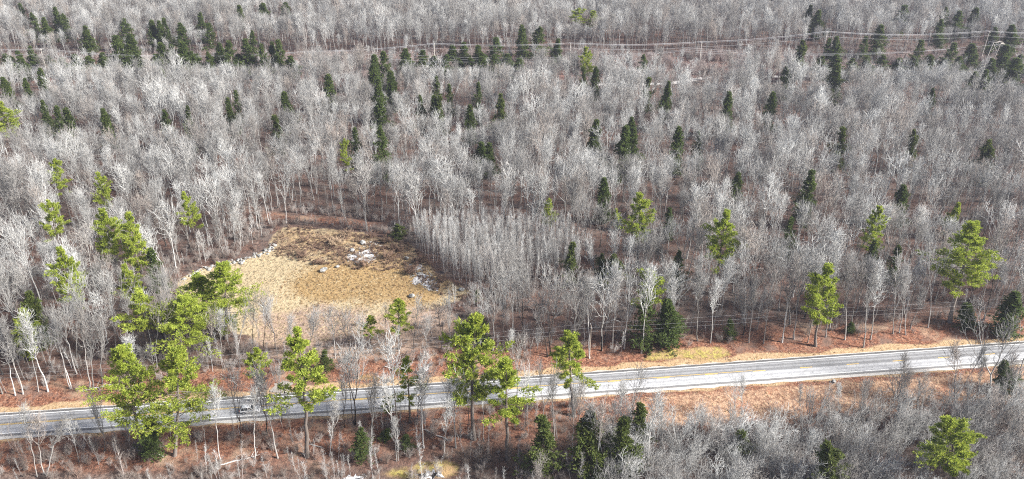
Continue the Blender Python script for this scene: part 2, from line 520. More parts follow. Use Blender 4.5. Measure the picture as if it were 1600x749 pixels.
def sheet(name, pix, mat, lift=.05, rough=.0, sub=3, seed=0, label=None):
    """irregular ground patch: outline read off the photo, laid on the ground"""
    r = np.random.default_rng(seed)
    P = poly_world(pix)
    pts = []
    for i in range(len(P)):
        a, b = P[i], P[(i + 1) % len(P)]
        for t in np.arange(sub) / sub:
            pts.append(a + (b - a) * t + r.normal(0, rough, 2) * (1 if t else .4))
    pts = np.array(pts); cen = pts.mean(0)
    rings = [cen + (pts - cen) * f for f in (1.0, .66, .33)]
    Vx = np.concatenate(rings + [cen[None]])
    Vz = gz(Vx[:, 0], Vx[:, 1]) + lift
    m = len(pts); q, t = [], []
    for k_ in range(2):
        q += [[k_ * m + i, k_ * m + (i + 1) % m, (k_ + 1) * m + (i + 1) % m, (k_ + 1) * m + i] for i in range(m)]
    t = [[2 * m + i, 2 * m + (i + 1) % m, 3 * m] for i in range(m)]
    o = obj(name, new_mesh(name, np.column_stack([Vx, Vz]), q, t, mats=[mat]))
    return tag(o, label, kind="structure")

sheet("driveway", [(421, 612), (428, 600), (444, 595), (458, 598), (452, 606), (446, 617)], gravel_mat("driveway_gravel", (.20, .18, .16), (.34, .31, .28)), .06, .3, 3, 2)
# pale dirt track in the power line cut
def ribbon(name, pix, width, mat, lift=.06):
    P = np.array([at(*p)[:2] for p in pix])
    tt = np.linspace(0, len(P) - 1, len(P) * 8)
    C = np.stack([np.interp(tt, np.arange(len(P)), P[:, i]) for i in (0, 1)], 1)
    T = np.gradient(C, axis=0); T /= np.linalg.norm(T, axis=1, keepdims=True)
    N = np.stack([-T[:, 1], T[:, 0]], 1)
    w = width / 2 * (1 + .25 * np.sin(tt * 3.1))[:, None]
    V = np.stack([C - N * w, C + N * w], 1).reshape(-1, 2)
    q = [[i * 2, i * 2 + 1, i * 2 + 3, i * 2 + 2][::-1] for i in range(len(C) - 1)]
    return tag(obj(name, new_mesh(name, np.column_stack([V, gz(V[:, 0], V[:, 1]) + lift]), q, mats=[mat])), kind="structure")
track_gravel = gravel_mat("track_gravel", (.50, .47, .44), (.72, .69, .66))
ribbon("track_path", [(930, 133), (985, 133), (1045, 131), (1100, 122), (1125, 119), (1200, 120), (1300, 121), (1420, 119), (1600, 117)], 4.0, track_gravel)

def ice_mat():
    n = NB("frozen_water")
    c = n.coord()
    f = n.noise(c, .7, 5, .65)
    n.color(n.mix(n.ramp(n.noise(c, .9, 6, .75, 5.), .40, .56), (.13, .10, .08), n.mix(f, (.45, .45, .46), (.80, .82, .85))))
    n.b.inputs["Roughness"].default_value = .35
    n.bump(f, .3, .05)
    return n.mat
ice = ice_mat()
for i, pix in enumerate([
    [(640, 441), (652, 432), (660, 425), (668, 430), (680, 440), (686, 450), (672, 455), (664, 447), (652, 443)],
    [(540, 403), (556, 396), (570, 388), (584, 396), (588, 404), (572, 410), (552, 408)],
    [(640, 420), (650, 412), (656, 420), (646, 430)],
    [(652, 741), (668, 737), (688, 738), (694, 744), (676, 747), (656, 747)],
    [(1408, 677), (1422, 671), (1440, 676), (1446, 683), (1428, 687), (1412, 684)],
    [(536, 747), (552, 743), (572, 745), (560, 752), (540, 753)],
]):
    sheet("frozen_water", pix, ice, .06, .6, 4, 20 + i)

# ------------------------------------------------------------------ tree generators
def unit(v): return v / (np.linalg.norm(v, axis=-1, keepdims=True) + 1e-9)

def grow(r, P, Rd, n_each, t0, t1, ang, ln, K, trop, wig, rr, jitter=.35):
    """children of the polylines P: n_each per parent; returns their polylines and radii"""
    N, KP, _ = P.shape
    par = np.repeat(np.arange(N), n_each)
    k = len(par)
    base = np.tile(np.arange(n_each), N) / max(1, n_each - 1 if n_each > 1 else 1)
    t = t0 + (t1 - t0) * np.clip(base + r.normal(0, .5 / n_each, k), 0, 1)
    f = t * (KP - 1); i0 = np.clip(np.floor(f).astype(int), 0, KP - 2); w = (f - i0)[:, None]
    A, B = P[par, i0], P[par, i0 + 1]
    start = A + (B - A) * w
    rad = (Rd[par, i0] * (1 - w[:, 0]) + Rd[par, i0 + 1] * w[:, 0])
    T = unit(B - A)
    az = np.tile(np.arange(n_each) * 2.39996, N) + r.uniform(0, 6.28, N)[par] + r.normal(0, .4, k)
    ref = np.where(np.abs(T[:, 2:3]) > .95, np.array([1., 0, 0]), np.array([0, 0, 1.]))
    U = unit(np.cross(T, ref)); V = np.cross(T, U)
    side = U * np.cos(az)[:, None] + V * np.sin(az)[:, None]
    an = r.normal(ang, ang * .22, k)[:, None]
    D = unit(T * np.cos(an) + side * np.sin(an))
    L = (ln(t, par) if callable(ln) else np.full(k, ln)) * r.uniform(1 - jitter, 1 + jitter, k)
    pts = [start]; d = D
    for j in range(K - 1):
        d = unit(d + np.array([0, 0, trop]) + r.normal(0, wig, (k, 3)))
        pts.append(pts[-1] + d * (L / (K - 1))[:, None])
    Pc = np.stack(pts, 1)
    r0 = np.minimum(rad * rr, .9 * rad)
    Rc = r0[:, None] * np.linspace(1, .45, K)[None]
    return Pc, Rc, t, par

def trunk_line(r, H, sway, lean, K=10):
    z = np.linspace(0, 1, K)
    x = np.cumsum(r.normal(0, sway, K)) * H / K + lean[0] * z * H
    y = np.cumsum(r.normal(0, sway, K)) * H / K + lean[1] * z * H
    x -= x[0]; y -= y[0]
    return np.stack([x, y, z * H], 1)

def hardwood(seed, H=18., r0=.20, form="vase", n1=10, n2=5, n3=3, n4=2, cb=.42, twig=.036):
    """a leafless broadleaf tree: trunk geometry and crown geometry"""
    r = np.random.default_rng(seed)
    trunk, crown = Geo(), Geo()
    P = trunk_line(r, H * .93, .10, r.normal(0, .03, 2))
    if form == "forked":
        kf = 3
        stems = []
        for s_ in range(r.integers(2, 4)):
            a = r.uniform(0, 6.28)
            Q = P.copy(); z = np.clip((np.arange(10) - kf) / (9 - kf), 0, 1)
            sp = r.uniform(.12, .24) * H
            Q[:, 0] += np.cos(a) * sp * z ** .8; Q[:, 1] += np.sin(a) * sp * z ** .8
            Q[:, 2] *= 1 - .06 * s_ * (z > 0)
            stems.append(Q)
        P = np.stack(stems)
        n1 = max(6, int(n1 * 1.25 / len(P)))
    else:
        P = P[None]
    Rd = np.tile(r0 * (1 - .82 * np.linspace(0, 1, 10) ** .9), (len(P), 1))
    Rd[:, 0] *= 1.35
    trunk.tubes(P, Rd, 7)
    spread = {"vase": .50, "forked": .44, "slender": .40, "wide": .75}[form]
    l1 = {"vase": .42, "forked": .36, "slender": .25, "wide": .52}[form] * H
    P1, R1, t1, _ = grow(r, P, Rd, n1, cb, .97, spread, lambda t, p: l1 * (1.08 - .78 * ((t - cb) / (1 - cb)) ** 1.2), 6, .17, .09, .70)
    crown.tubes(P1, R1, 4)
    P2, R2, t2, _ = grow(r, P1, R1, n2, .22, .98, .66, lambda t, p: .19 * H * (1.1 - .6 * t) * (.6 if form == "slender" else 1), 4, .16, .11, .72)
    crown.tubes(P2, np.maximum(R2, twig * 1.25), 3)
    P3, R3, _, _ = grow(r, P2, R2, n3, .2, 1., .7, .090 * H * (.75 if form == "slender" else 1), 3, .12, .14, .75)
    crown.tubes(P3, np.maximum(R3, twig), 3)
    Pm = P3
    P4, _, _, _ = grow(r, Pm, R3, n4, .3, 1., .6, .052 * H, 2, .05, .1, .7)
    crown.spikes(P4[:, 0], P4[:, 1], twig * .62)
    return trunk, crown

def sapling(seed, H=11., twig=.024):
    r = np.random.default_rng(seed)
    trunk, crown = Geo(), Geo()
    P = trunk_line(r, H, .06, r.normal(0, .03, 2))[None]
    Rd = (.07 * (1 - .75 * np.linspace(0, 1, 10)))[None]
    trunk.tubes(P, Rd, 5)
    P1, R1, _, _ = grow(r, P, Rd, 16, .35, .99, .42, lambda t, p: .14 * H * (1.15 - .75 * t), 4, .12, .1, .5)
    crown.tubes(P1, np.maximum(R1, twig), 3)
    P2, _, _, _ = grow(r, P1, R1, 5, .15, 1., .55, .055 * H, 2, .1, .1, .7)
    crown.spikes(P2[:, 0], P2[:, 1], twig * .8)
    P3, _, _, _ = grow(r, P2, np.full(P2.shape[:2], .01), 2, .4, 1., .6, .04 * H, 2, .1, .1, .7)
    crown.spikes(P3[:, 0], P3[:, 1], twig * .7)
    return trunk, crown

def shrub(seed, H=3., stems=9, twig=.014, n1=8, n2=5, spread=.32):
    r = np.random.default_rng(seed)
    g = Geo()
    a = r.uniform(0, 6.28, stems)
    P = np.stack([trunk_line(r, H * r.uniform(.65, 1.05), .14, (math.cos(x) * r.uniform(.05, spread * 1.6), math.sin(x) * r.uniform(.05, spread * 1.6)), 6) for x in a])
    P[:, :, :2] += np.stack([np.cos(a), np.sin(a)], 1)[:, None] * r.uniform(0, .12 * H, stems)[:, None, None]
    Rd = np.tile((H * .012) * (1 - .7 * np.linspace(0, 1, 6)), (stems, 1))
    g.tubes(P, np.maximum(Rd, twig), 4)
    P1, R1, _, _ = grow(r, P, Rd, n1, .25, .98, .6, lambda t, p: .30 * H * (1.1 - .6 * t), 3, .1, .14, .6)
    g.tubes(P1, np.maximum(R1, twig), 3)
    P2, _, _, _ = grow(r, P1, R1, n2, .2, 1., .6, .13 * H, 2, .08, .1, .7)
    g.spikes(P2[:, 0], P2[:, 1], twig * .9)
    P3, _, _, _ = grow(r, P2, np.full(P2.shape[:2], .01), 2, .4, 1., .6, .09 * H, 2, .08, .1, .7)
    g.spikes(P3[:, 0], P3[:, 1], twig * .8)
    return g

def blades(r, Q, D, n, length, width):
    """n thin needle sprays at every point Q, fanning out about the directions D"""
    k = len(Q)
    d = unit(np.repeat(D, n, 0) + r.normal(0, .55, (k * n, 3)))
    q = np.repeat(Q, n, 0)
    side = unit(np.cross(d, r.normal(0, 1, (k * n, 3))))
    L = length * r.uniform(.6, 1.25, k * n)[:, None]
    w = width * r.uniform(.7, 1.2, k * n)[:, None]
    v = np.stack([q - d * L * .15, q + d * L * .45 + side * w, q + d * L, q + d * L * .45 - side * w], 1).reshape(-1, 3)
    return v, np.arange(k * n * 4).reshape(-1, 4)

def conifer(seed, kind="pine", H=24., W=8., cb=.4, lean=(0, 0), keep=.8, dens=1.0, irr=1.4):
    r = np.random.default_rng(seed)
    trunk, limbs, crown = Geo(), Geo(), Geo()
    P = trunk_line(r, H, .035 if kind != "pine" else .05, lean, 12)
    rr = .0125 * H + .05
    Rd = rr * (1 - .93 * np.linspace(0, 1, 12))
    Rd[0] *= 1.3
    trunk.tubes(P[None], Rd[None], 8)
    pine = kind == "pine"
    gap = .95 if pine else .45
    zb = cb * H
    zs = np.arange(zb, H * .985, gap)
    ph = r.uniform(0, 6.28, 4)
    starts, dirs, Ls, els = [], [], [], []
    for z in zs:
        t = (z - zb) / (H - zb)
        nb = r.integers(4, 7) if pine else r.integers(6, 9)
        a0 = r.uniform(0, 6.28)
        for j in range(nb):
            if r.random() > keep * (1 if t > .12 else .55): continue
            a = a0 + j * 6.283 / nb + r.normal(0, .2)
            if pine:
                prof = min(1.0, (1 - t) * 1.75 + .10) * (.82 + .18 * smooth(0, .25, t))
                lob = .80 + .30 * math.sin(a * 2 + ph[0] + z * .45) + .22 * math.sin(a + ph[1] - z * .7) + .2 * math.sin(z * 1.15 + ph[2])
            else:
                prof = (1 - t ** 1.25) ** .9 * (.8 + .2 * smooth(0, .12, t)) + .03
                lob = .9 + irr * (.2 * math.sin(a * 2 + ph[0] + z * .6) + .16 * math.sin(z * 1.3 + ph[2]) + .12 * math.sin(a + z * .35 + ph[3]))
            L = max(.35, W / 2 * prof * lob * r.uniform(.75, 1.15))
            f = z / H * 11; i = min(10, int(f))
            starts.append(P[i] + (P[i + 1] - P[i]) * (f - i))
            el = (.02 + .75 * t ** 2.2 + r.normal(0, .1)) if pine else (-.22 + .75 * t ** 1.5 + r.normal(0, .07))
            dirs.append([math.cos(a) * math.cos(el), math.sin(a) * math.cos(el), math.sin(el)])
            Ls.append(L); els.append(el)
    S, D, L = np.array(starts), np.array(dirs), np.array(Ls)
    K = 5
    pts = [S]; d = D.copy()
    for j in range(K - 1):
        d = unit(d + np.array([0, 0, (.07 if pine else .04) * j - (.02 if pine else .03)]) + r.normal(0, .06, d.shape))
        pts.append(pts[-1] + d * (L / (K - 1))[:, None])
    PB = np.stack(pts, 1)
    RB = (.012 + .011 * L)[:, None] * np.linspace(1, .3, K)[None]
    limbs.tubes(PB, RB, 3)
    # branchlets carry the needle sprays
    nb = int((18 if pine else 8) * dens)
    PC, RC, tc, par = grow(r, PB, RB, nb, .30 if pine else .12, 1., .75, lambda t, p: (.10 + .34 * L[p]) * (1.12 - .72 * t) * (1 if pine else .8), 3, .10 if pine else -.02, .08, .6)
    if pine: PC[:, 1:, 2] = PC[:, :1, 2] + (PC[:, 1:, 2] - PC[:, :1, 2]) * .35 + .06
    pad = []
    dirp = []
    nt_ = 4 if pine else 4
    for w in np.linspace(.25, 1, nt_):
        f = w * 2; i = min(1, int(f)); Q = PC[:, i] + (PC[:, i + 1] - PC[:, i]) * (f - i)
        pad.append(Q + r.normal(0, .14, Q.shape)); dirp.append(unit(unit(PC[:, 2] - PC[:, 0]) + np.array([0, 0, .55 if pine else .12])))
    Q, DD = np.concatenate(pad), np.concatenate(dirp)
    sel = r.random(len(Q)) < (.9 if pine else .92)
    v, qd = blades(r, Q[sel], DD[sel], 6 if pine else 3, .50 if pine else .40, .066 if pine else .10)
    crown.add(v, qd)
    # leader
    top = P[-1] + np.stack([r.normal(0, .08, 14), r.normal(0, .08, 14), r.uniform(-1.0, .1, 14)], 1)
    v, qd = blades(r, top, np.tile([0, 0, 1.], (14, 1)), 4, .42, .08)
    crown.add(v, qd)
    return trunk, limbs, crown

# ------------------------------------------------------------------ tree prototypes (meshes shared by all copies)
HW = []
for i, (H, form, kw) in enumerate([
    (18, "vase", {}), (18, "forked", {}), (19, "vase", dict(cb=.5, n1=9)), (18, "vase", dict(cb=.38, n1=12, n2=4)), (20, "slender", dict(cb=.48, n1=13)),
    (18, "forked", dict(cb=.48)), (16, "vase", dict(cb=.36, n1=10)), (19, "slender", dict(cb=.55, n1=11)), (18, "wide", dict(cb=.5, n1=8)),
    (18, "vase", dict(cb=.58, n1=8)), (17, "forked", dict(cb=.36, n1=11)), (19, "slender", dict(cb=.42, n1=13))]):
    tg, cg = hardwood(100 + i, H=H, form=form, **kw)
    both = Geo().join(tg, 0).join(cg, 1)
    HW.append(dict(H=H, form=form, trunk=tg.mesh("bare_trunk", [M['trunk']]), crown=cg.mesh("bare_crown", [M['twig']]),
                   both=both.mesh("bare_tree", [M['trunk'], M['twig']]), tg=tg, cg=cg))
def recolour(src, tm, cm):
    return dict(H=src['H'], form=src['form'], trunk=src['tg'].mesh("bare_trunk", [tm]), crown=src['cg'].mesh("bare_crown", [cm]))
HW_DARK = [recolour(HW[i], M['dark_bark'], M['twig']) for i in (2, 5, 9)]
HW_WHITE = [recolour(HW[i], M['white_bark'], M['twig']) for i in (11, 4, 7)]
SAP = []
for i in range(6):
    tg, cg = sapling(300 + i)
    SAP.append(dict(H=11., form="sapling", trunk=tg.mesh("sapling_trunk", [M['sap_bark']]), crown=cg.mesh("sapling_crown", [M['twig']]),
                    both=Geo().join(tg, 0).join(cg, 1).mesh("sapling", [M['sap_bark'], M['twig']])))
SHR = [shrub(400 + i, 3., 9).mesh("brush_shrub", [M['brush']]) for i in range(4)]
SCR = [shrub(420 + i, 4.5, 10, n1=9).mesh("scrub_shrub", [M['scrub']]) for i in range(3)]
ALD = [shrub(440 + i, 7.5, 8, twig=.027, n1=8, n2=4, spread=.24).mesh("alder_shrub", [M['twig']]) for i in range(5)]

def proto(seed, kind, H, W, cb, mat, **kw):
    t, l, c_ = conifer(seed, kind, H, W, cb, **kw)
    return dict(H=H, W=W, trunk=t.join(l).mesh("trunk", [M['pine_bark']]), crown=c_.mesh("crown", [mat]))
CON = {
    'P': [proto(500, "pine", 26, 9.5, .36, M['pine']), proto(501, "pine", 24, 8, .42, M['pine'], keep=.7), proto(502, "pine", 25, 10, .45, M['pine'], keep=.72),
          proto(503, "pine", 22, 8.5, .30, M['pine'], keep=.75)],
    'B': [proto(510, "pine", 28, 13, .30, M['pine'], keep=.9), proto(511, "pine", 27, 13.5, .26, M['pine'], keep=.85)],
    'S': [proto(520, "pine", 27, 8, .36, M['pine'], keep=.5), proto(521, "pine", 26, 7.5, .42, M['pine'], keep=.5), proto(522, "pine", 26, 8, .40, M['pine'], keep=.52)],
    'Y': [proto(530, "pine", 14, 6.5, .10, M['pine'], keep=.85)],
    'F': [proto(540, "fir", 16, 6, .06, M['fir'], keep=.9), proto(541, "fir", 18, 5.8, .10, M['fir'], keep=.75), proto(542, "fir", 17, 5.4, .12, M['fir'], keep=.62), proto(543, "fir", 16, 5.6, .08, M['fir'], keep=.7),
          proto(544, "fir", 15, 6.4, .10, M['fir'], keep=.45), proto(545, "fir", 14, 6.6, .06, M['fir'], keep=.5)],
    'O': [proto(550, "fir", 12, 5.6, .08, M['olive'], keep=.55, irr=2.2), proto(551, "fir", 13, 5.4, .10, M['olive'], keep=.48, irr=2.4)],
}

def tree(name, p, loc, rot, scl, keys, label, cat, group):
    e = empty(name, loc, rot, scl)
    for k_, nm in keys:
        o = bpy.data.objects.new(nm, p[k_]); COL.objects.link(o); o.parent = e
    return tag(e, label, cat, group)

def tilt_to(base, xt, yt):
    """top point seen at (xt, yt) in the vertical plane through the base: height and rotation"""
    d = ray(xt, yt); s = base[1] / d[1]
    top = np.array([d[0] * s, base[1], CAM_H + d[2] * s])
    v = top - base
    return float(np.linalg.norm(v)), math.atan2(v[0], v[2])

# ------------------------------------------------------------------ conifers, each read off the photo
# near ones: type, foot x, foot y, top x, top y, crown width m, label
NEAR_CON = [
    ('B', 226, 712, 190, 541, 13, "broad yellow-green pine by the road, left one of the big roadside pair"),
    ('B', 273, 712, 278, 545, 14, "broad yellow-green pine by the road, right one of the big roadside pair"),
    ('S', 480, 713, 458, 518, 11, "thin yellowish pine with open layered branches just right of the silver car"),
    ('P', 741, 686, 741, 488, 13, "tall bright green pine right of the white sign, standing alone at the roadside"),
    ('S', 794, 718, 789, 560, 10, "greyish sparse pine in front of the road, beside the tall bright pine"),
    ('S', 897, 650, 893, 518, 10, "slim pine with dark trunk rising in front of the road at mid picture"),
    ('S', 641, 661, 637, 560, 6.5, "small thin pine in front of the road by the white sign"),
    ('P', 1274, 541, 1291, 411, 10.5, "straight pine with long pale trunk on the far roadside, right of centre"),
    ('P', 1484, 503, 1524, 349, 14, "leaning tall pine with flat layered crown at the right, far side of road"),
    ('P', 624, 546, 623, 468, 6.5, "round-topped green pine between the clearing and the road"),
    ('S', 401, 628, 400, 543, 6, "thin pine behind the silver car at the driveway"),
    ('B', 352, 530, 350, 412, 15, "big green pine at the clearing's lower left corner, rightmost of the clump"),
    ('B', 292, 565, 287, 466, 16, "front pine of the big clump below the clearing's left corner"),
    ('B', 316, 520, 312, 432, 15, "middle pine of the big clump below the clearing's left corner"),
    ('P', 232, 560, 226, 459, 13, "leftmost pine of the big clump below the clearing's left corner"),
    ('F', 237, 712, 237, 655, 6, "small dark fir under the big roadside pine pair"),
    ('F', 565, 719, 564, 668, 5, "small dark green fir on the red leaf bank below the road"),
    ('F', 636, 701, 634, 679, 4, "low dark fir bush on the red bank, right of the small fir"),
    ('F', 603, 686, 604, 669, 3, "tiny dark fir on the bank above the small fir"),
    ('O', 849, 745, 849, 652, 9, "olive dark hemlock among the bare trees below the road, left one"),
    ('O', 925, 738, 925, 648, 10, "dark hemlock among the bare trees below the road, second of the group"),
    ('O', 975, 742, 975, 656, 9, "dark hemlock among the bare trees below the road, third of the group"),
    ('O', 1000, 700, 998, 630, 6, "olive hemlock just below the road where the bank opens"),
    ('P', 1488, 765, 1484, 654, 11, "bright yellow-green pine in the thicket at the lower right"),
    ('O', 1295, 770, 1293, 690, 8, "olive green conifer half hidden in the thicket at lower right"),
    ('O', 1160, 715, 1160, 672, 6, "small olive conifer in the thicket below the open bank"),
    ('F', 1571, 614, 1570, 563, 6, "dark fir right of the road bank near the picture's right edge"),
    ('F', 1513, 512, 1512, 474, 6.5, "round dark hemlock at the foot of the leaning tall pine"),
    ('F', 1141, 531, 1141, 497, 4, "small dark fir on the far roadside between bare trunks"),
    ('F', 1010, 545, 1008, 458, 9, "large dark hemlock behind the mossy verge, left of its pair"),
    ('F', 1045, 540, 1044, 466, 9, "large dark hemlock behind the mossy verge, right of its pair"),
    ('O', 508, 580, 507, 548, 4.5, "small round green conifer between the road and the tan brush"),
    ('S', 581, 545, 580, 492, 5, "thin dark pine between the clearing and the road, left of the round pine"),
    ('S', 606, 655, 606, 620, 3, "tiny sparse pine on the near road edge"),
    ('O', 621, 373, 621, 350, 6, "green bush-like conifer at the clearing's upper right edge"),
    ('F', 745, 470, 746, 452, 3.5, "small fir at the lower edge of the sapling stand"),
    ('F', 745, 540, 745, 488, 7, "dark hemlock behind the tall bright roadside pine"),
    ('F', 1330, 520, 1330, 503, 3, "small dark fir at the far roadside under bare trunks"),
    ('Y', 40, 560, 38, 486, 7, "yellow-green pine at the left picture edge below the dark olive one"),
]
# forest ones: type, top x, top y, height m, crown width m
FOREST_CON = [
    ('P', 293, 300, 22, 7), ('P', 85, 249, 21, 7), ('P', 152, 269, 20, 6), ('P', 70, 313, 22, 8), ('P', 158, 328, 25, 8), ('P', 198, 331, 26, 8.5),
    ('P', 93, 391, 25, 8), ('F', 235, 389, 15, 7), ('P', 199, 412, 18, 6), ('O', 45, 458, 16, 8), ('P', 2, 160, 22, 9), ('F', 66, 156, 18, 6),
    ('F', 84, 166, 18, 7), ('F', 101, 168, 19, 11), ('F', 162, 169, 19, 7), ('F', 256, 171, 17, 7), ('F', 288, 166, 20, 6), ('F', 357, 153, 18, 6),
    ('F', 366, 141, 18, 6), ('F', 62, 106, 18, 7), ('F', 38, 122, 15, 6), ('F', 6, 120, 17, 8),
    ('F', 26, 77, 13, 7), ('F', 47, 72, 14, 7), ('F', 29, 5, 16, 8), ('F', 48, 20, 18, 9), ('F', 70, 27, 17, 8), ('F', 85, 11, 20, 8), ('F', 98, 21, 17, 8),
    ('F', 134, 40, 18, 9), ('F', 192, 29, 19, 10), ('F', 180, 55, 20, 11), ('F', 201, 53, 20, 10), ('F', 237, 31, 18, 8), ('F', 247, 32, 18, 7), ('F', 256, 28, 19, 8),
    ('F', 280, 36, 18, 9), ('F', 251, 67, 19, 10), ('F', 267, 70, 18, 9), ('F', 283, 65, 20, 10), ('F', 298, 80, 15, 8), ('F', 313, 20, 18, 8), ('F', 325, 36, 18, 9),
    ('F', 324, 81, 15, 8), ('F', 342, 67, 17, 8), ('F', 357, 63, 20, 10), ('F', 383, 61, 20, 9), ('F', 373, 8, 17, 9), ('F', 393, 48, 18, 7), ('F', 409, 68, 18, 8),
    ('F', 423, 65, 18, 7), ('F', 434, 61, 20, 9), ('F', 583, 85, 20, 8), ('F', 598, 80, 21, 9), ('F', 583, 100, 18, 8), ('F', 592, 123, 20, 9), ('F', 612, 110, 19, 9),
    ('F', 514, 116, 18, 9), ('F', 445, 142, 17, 8), ('O', 430, 181, 17, 8), ('F', 590, 153, 21, 10), ('F', 592, 196, 23, 9), ('P', 538, 219, 20, 5), ('F', 552, 200, 19, 7),
    ('F', 632, 76, 16, 9), ('F', 678, 149, 18, 8), ('O', 685, 150, 18, 7), ('F', 656, 150, 17, 6), ('F', 745, 129, 20, 7), ('F', 733, 164, 18, 7), ('O', 783, 148, 20, 8),
    ('F', 703, 131, 16, 6), ('F', 680, 119, 17, 6), ('F', 774, 58, 17, 12), ('F', 725, 66, 14, 8), ('F', 750, 70, 14, 9), ('F', 705, 70, 13, 8), ('F', 660, 78, 12, 9),
    ('F', 752, 221, 15, 9), ('F', 765, 223, 14, 7), ('F', 410, 5, 16, 10), ('F', 445, 4, 16, 10), ('F', 815, 39, 22, 9), ('F', 840, 42, 20, 13), ('P', 905, 14, 18, 13), ('P', 926, 17, 17, 9),
    ('P', 918, 75, 22, 8), ('O', 912, 105, 18, 6), ('F', 930, 104, 17, 7), ('O', 1014, 121, 17, 8), ('F', 1042, 127, 22, 7), ('F', 1138, 143, 20, 8), ('F', 930, 187, 21, 9),
    ('F', 975, 196, 22, 9), ('F', 992, 199, 20, 8), ('F', 1062, 199, 20, 8), ('F', 986, 182, 18, 7), ('F', 1006, 85, 14, 7), ('F', 945, 277, 17, 7), ('P', 1003, 301, 24, 9),
    ('P', 1135, 331, 26, 9), ('Y', 965, 326, 8, 4), ('P', 858, 309, 15, 5), ('F', 1047, 324, 12, 5), ('O', 893, 379, 14, 6), ('O', 960, 397, 11, 8), ('O', 942, 398, 10, 5),
    ('P', 1018, 420, 20, 10), ('F', 1062, 392, 13, 6), ('F', 1155, 269, 17, 7), ('F', 1267, 8, 17, 8), ('F', 1282, 16, 18, 10), ('F', 1377, 39, 19, 10), ('F', 1415, 8, 18, 12),
    ('F', 1478, 11, 17, 8), ('F', 1474, 30, 19, 8), ('F', 1502, 17, 18, 10), ('F', 1526, 12, 18, 9), ('F', 1585, 39, 19, 11), ('F', 1555, 42, 18, 9), ('O', 1252, 64, 21, 10),
    ('F', 1228, 104, 18, 10), ('F', 1308, 99, 20, 10), ('F', 1524, 111, 17, 10), ('F', 1542, 109, 18, 9), ('F', 1588, 90, 22, 13), ('F', 1207, 144, 18, 8), ('F', 1457, 138, 15, 6),
    ('O', 1318, 200, 18, 9), ('O', 1430, 204, 17, 6), ('O', 1545, 219, 18, 10), ('F', 1296, 60, 16, 8), ('F', 1309, 57, 17, 9), ('F', 1353, 57, 15, 8), ('F', 1268, 265, 21, 8),
    ('F', 1412, 289, 16, 8), ('P', 1376, 324, 22, 7), ('F', 1366, 374, 14, 6), ('Y', 1495, 318, 13, 5.5), ('F', 1235, 339, 15, 7), ('F', 1405, 384, 13, 6), ('F', 1588, 455, 14, 9),
    *[('F', x_, 84 + (x_ * 7) % 9, 9 + (x_ * 3) % 4, 9) for x_ in list(range(12, 470, 21)) + list(range(640, 812, 19)) + list(range(1285, 1600, 24))],
    ('F', 1095, 205, 16, 6), ('F', 870, 60, 16, 7), ('F', 1440, 62, 15, 9), ('F', 1490, 66, 15, 10), ('F', 1520, 68, 14, 10), ('F', 1575, 70, 15, 10), ('F', 8, 84, 12, 8), ('F', 160, 82, 12, 8), ('F', 215, 84, 13, 8),
]
ORD = ["", "first", "second", "third", "fourth", "fifth", "sixth", "seventh", "eighth", "ninth", "tenth", "eleventh", "twelfth"]
def ordinal(i):
    return ORD[i] if i < len(ORD) else f"{i}{'th' if 10 < i % 100 < 14 else {1: 'st', 2: 'nd', 3: 'rd'}.get(i % 10, 'th')}"
CKEYS = (('trunk', 'trunk'), ('crown', 'crown'))
CNAME = {'P': 'pine_tree', 'B': 'pine_tree', 'S': 'pine_tree', 'Y': 'pine_tree', 'F': 'fir_tree', 'O': 'fir_tree'}
con_xy = []
for i, (ty, xb, yb, xt, yt, w, lab) in enumerate(NEAR_CON):
    base = at(xb, yb)
    h, ang = tilt_to(base, xt, yt)
    p = CON[ty][i % len(CON[ty])]
    # yaw is applied inside the tilt so that the crown turns but the lean stays
    e = tree(CNAME[ty], p, base - np.array([0, 0, .15]), (0, ang, 0), (w / p['W'], w / p['W'], h / p['H']), CKEYS, lab, "pine" if ty in "PBSY" else "fir", "conifers of the wood")
    yaw = rng.uniform(0, 6.28)
    for ch in [o for o in COL.objects if o.parent is e]: ch.rotation_euler.z = yaw
    con_xy.append((base[0], base[1], w))
def con_zone(x, y):
    side = "left" if x < 640 else "middle" if x < 1100 else "right"
    if y < 52: return f"on the {side} far slope beyond the power line"
    if y < 102 and not (90 <= y and x > 1400): return f"along the {side} power line cut"
    if y < 185: return f"in the {side} wood below the power line"
    if y < 300: return f"in the {side} wood halfway up"
    return "in the grey wood " + ("left of the clearing" if x < 640 else "right of the saplings" if x < 1100 else "above the road at right")
rows = sorted(FOREST_CON, key=lambda t: t[1])
cnt = {}
for i, (ty, xt, yt, h, w) in enumerate(rows):
    if ty == 'F' and yt < 102: w *= 1.15
    base = at(xt, yt, h)
    p = CON[ty][i % len(CON[ty])]
    col_w = {'P': "yellow-green pine", 'Y': "small bright pine", 'F': "dark fir", 'O': "olive green fir"}[ty]
    z = con_zone(xt, yt)
    cnt[(col_w, z)] = cnt.get((col_w, z), 0) + 1
    kth = cnt[(col_w, z)]
    lab = f"{col_w} {z}, {ordinal(kth)} from left"
    tree(CNAME[ty], p, base - np.array([0, 0, .15]), (rng.normal(0, .02), rng.normal(0, .02), rng.uniform(0, 6.28)),
         (w / p['W'], w / p['W'], h / p['H']), CKEYS, lab, "pine" if ty in "PY" else "fir", "conifers of the wood")
    con_xy.append((base[0], base[1], w * .6))
con_xy = np.array(con_xy)

# ------------------------------------------------------------------ bare hardwoods
SAPSTAND = poly_world([(648, 384), (690, 372), (790, 372), (880, 378), (905, 400), (905, 432), (850, 448), (790, 452), (748, 458), (712, 440), (672, 408)])
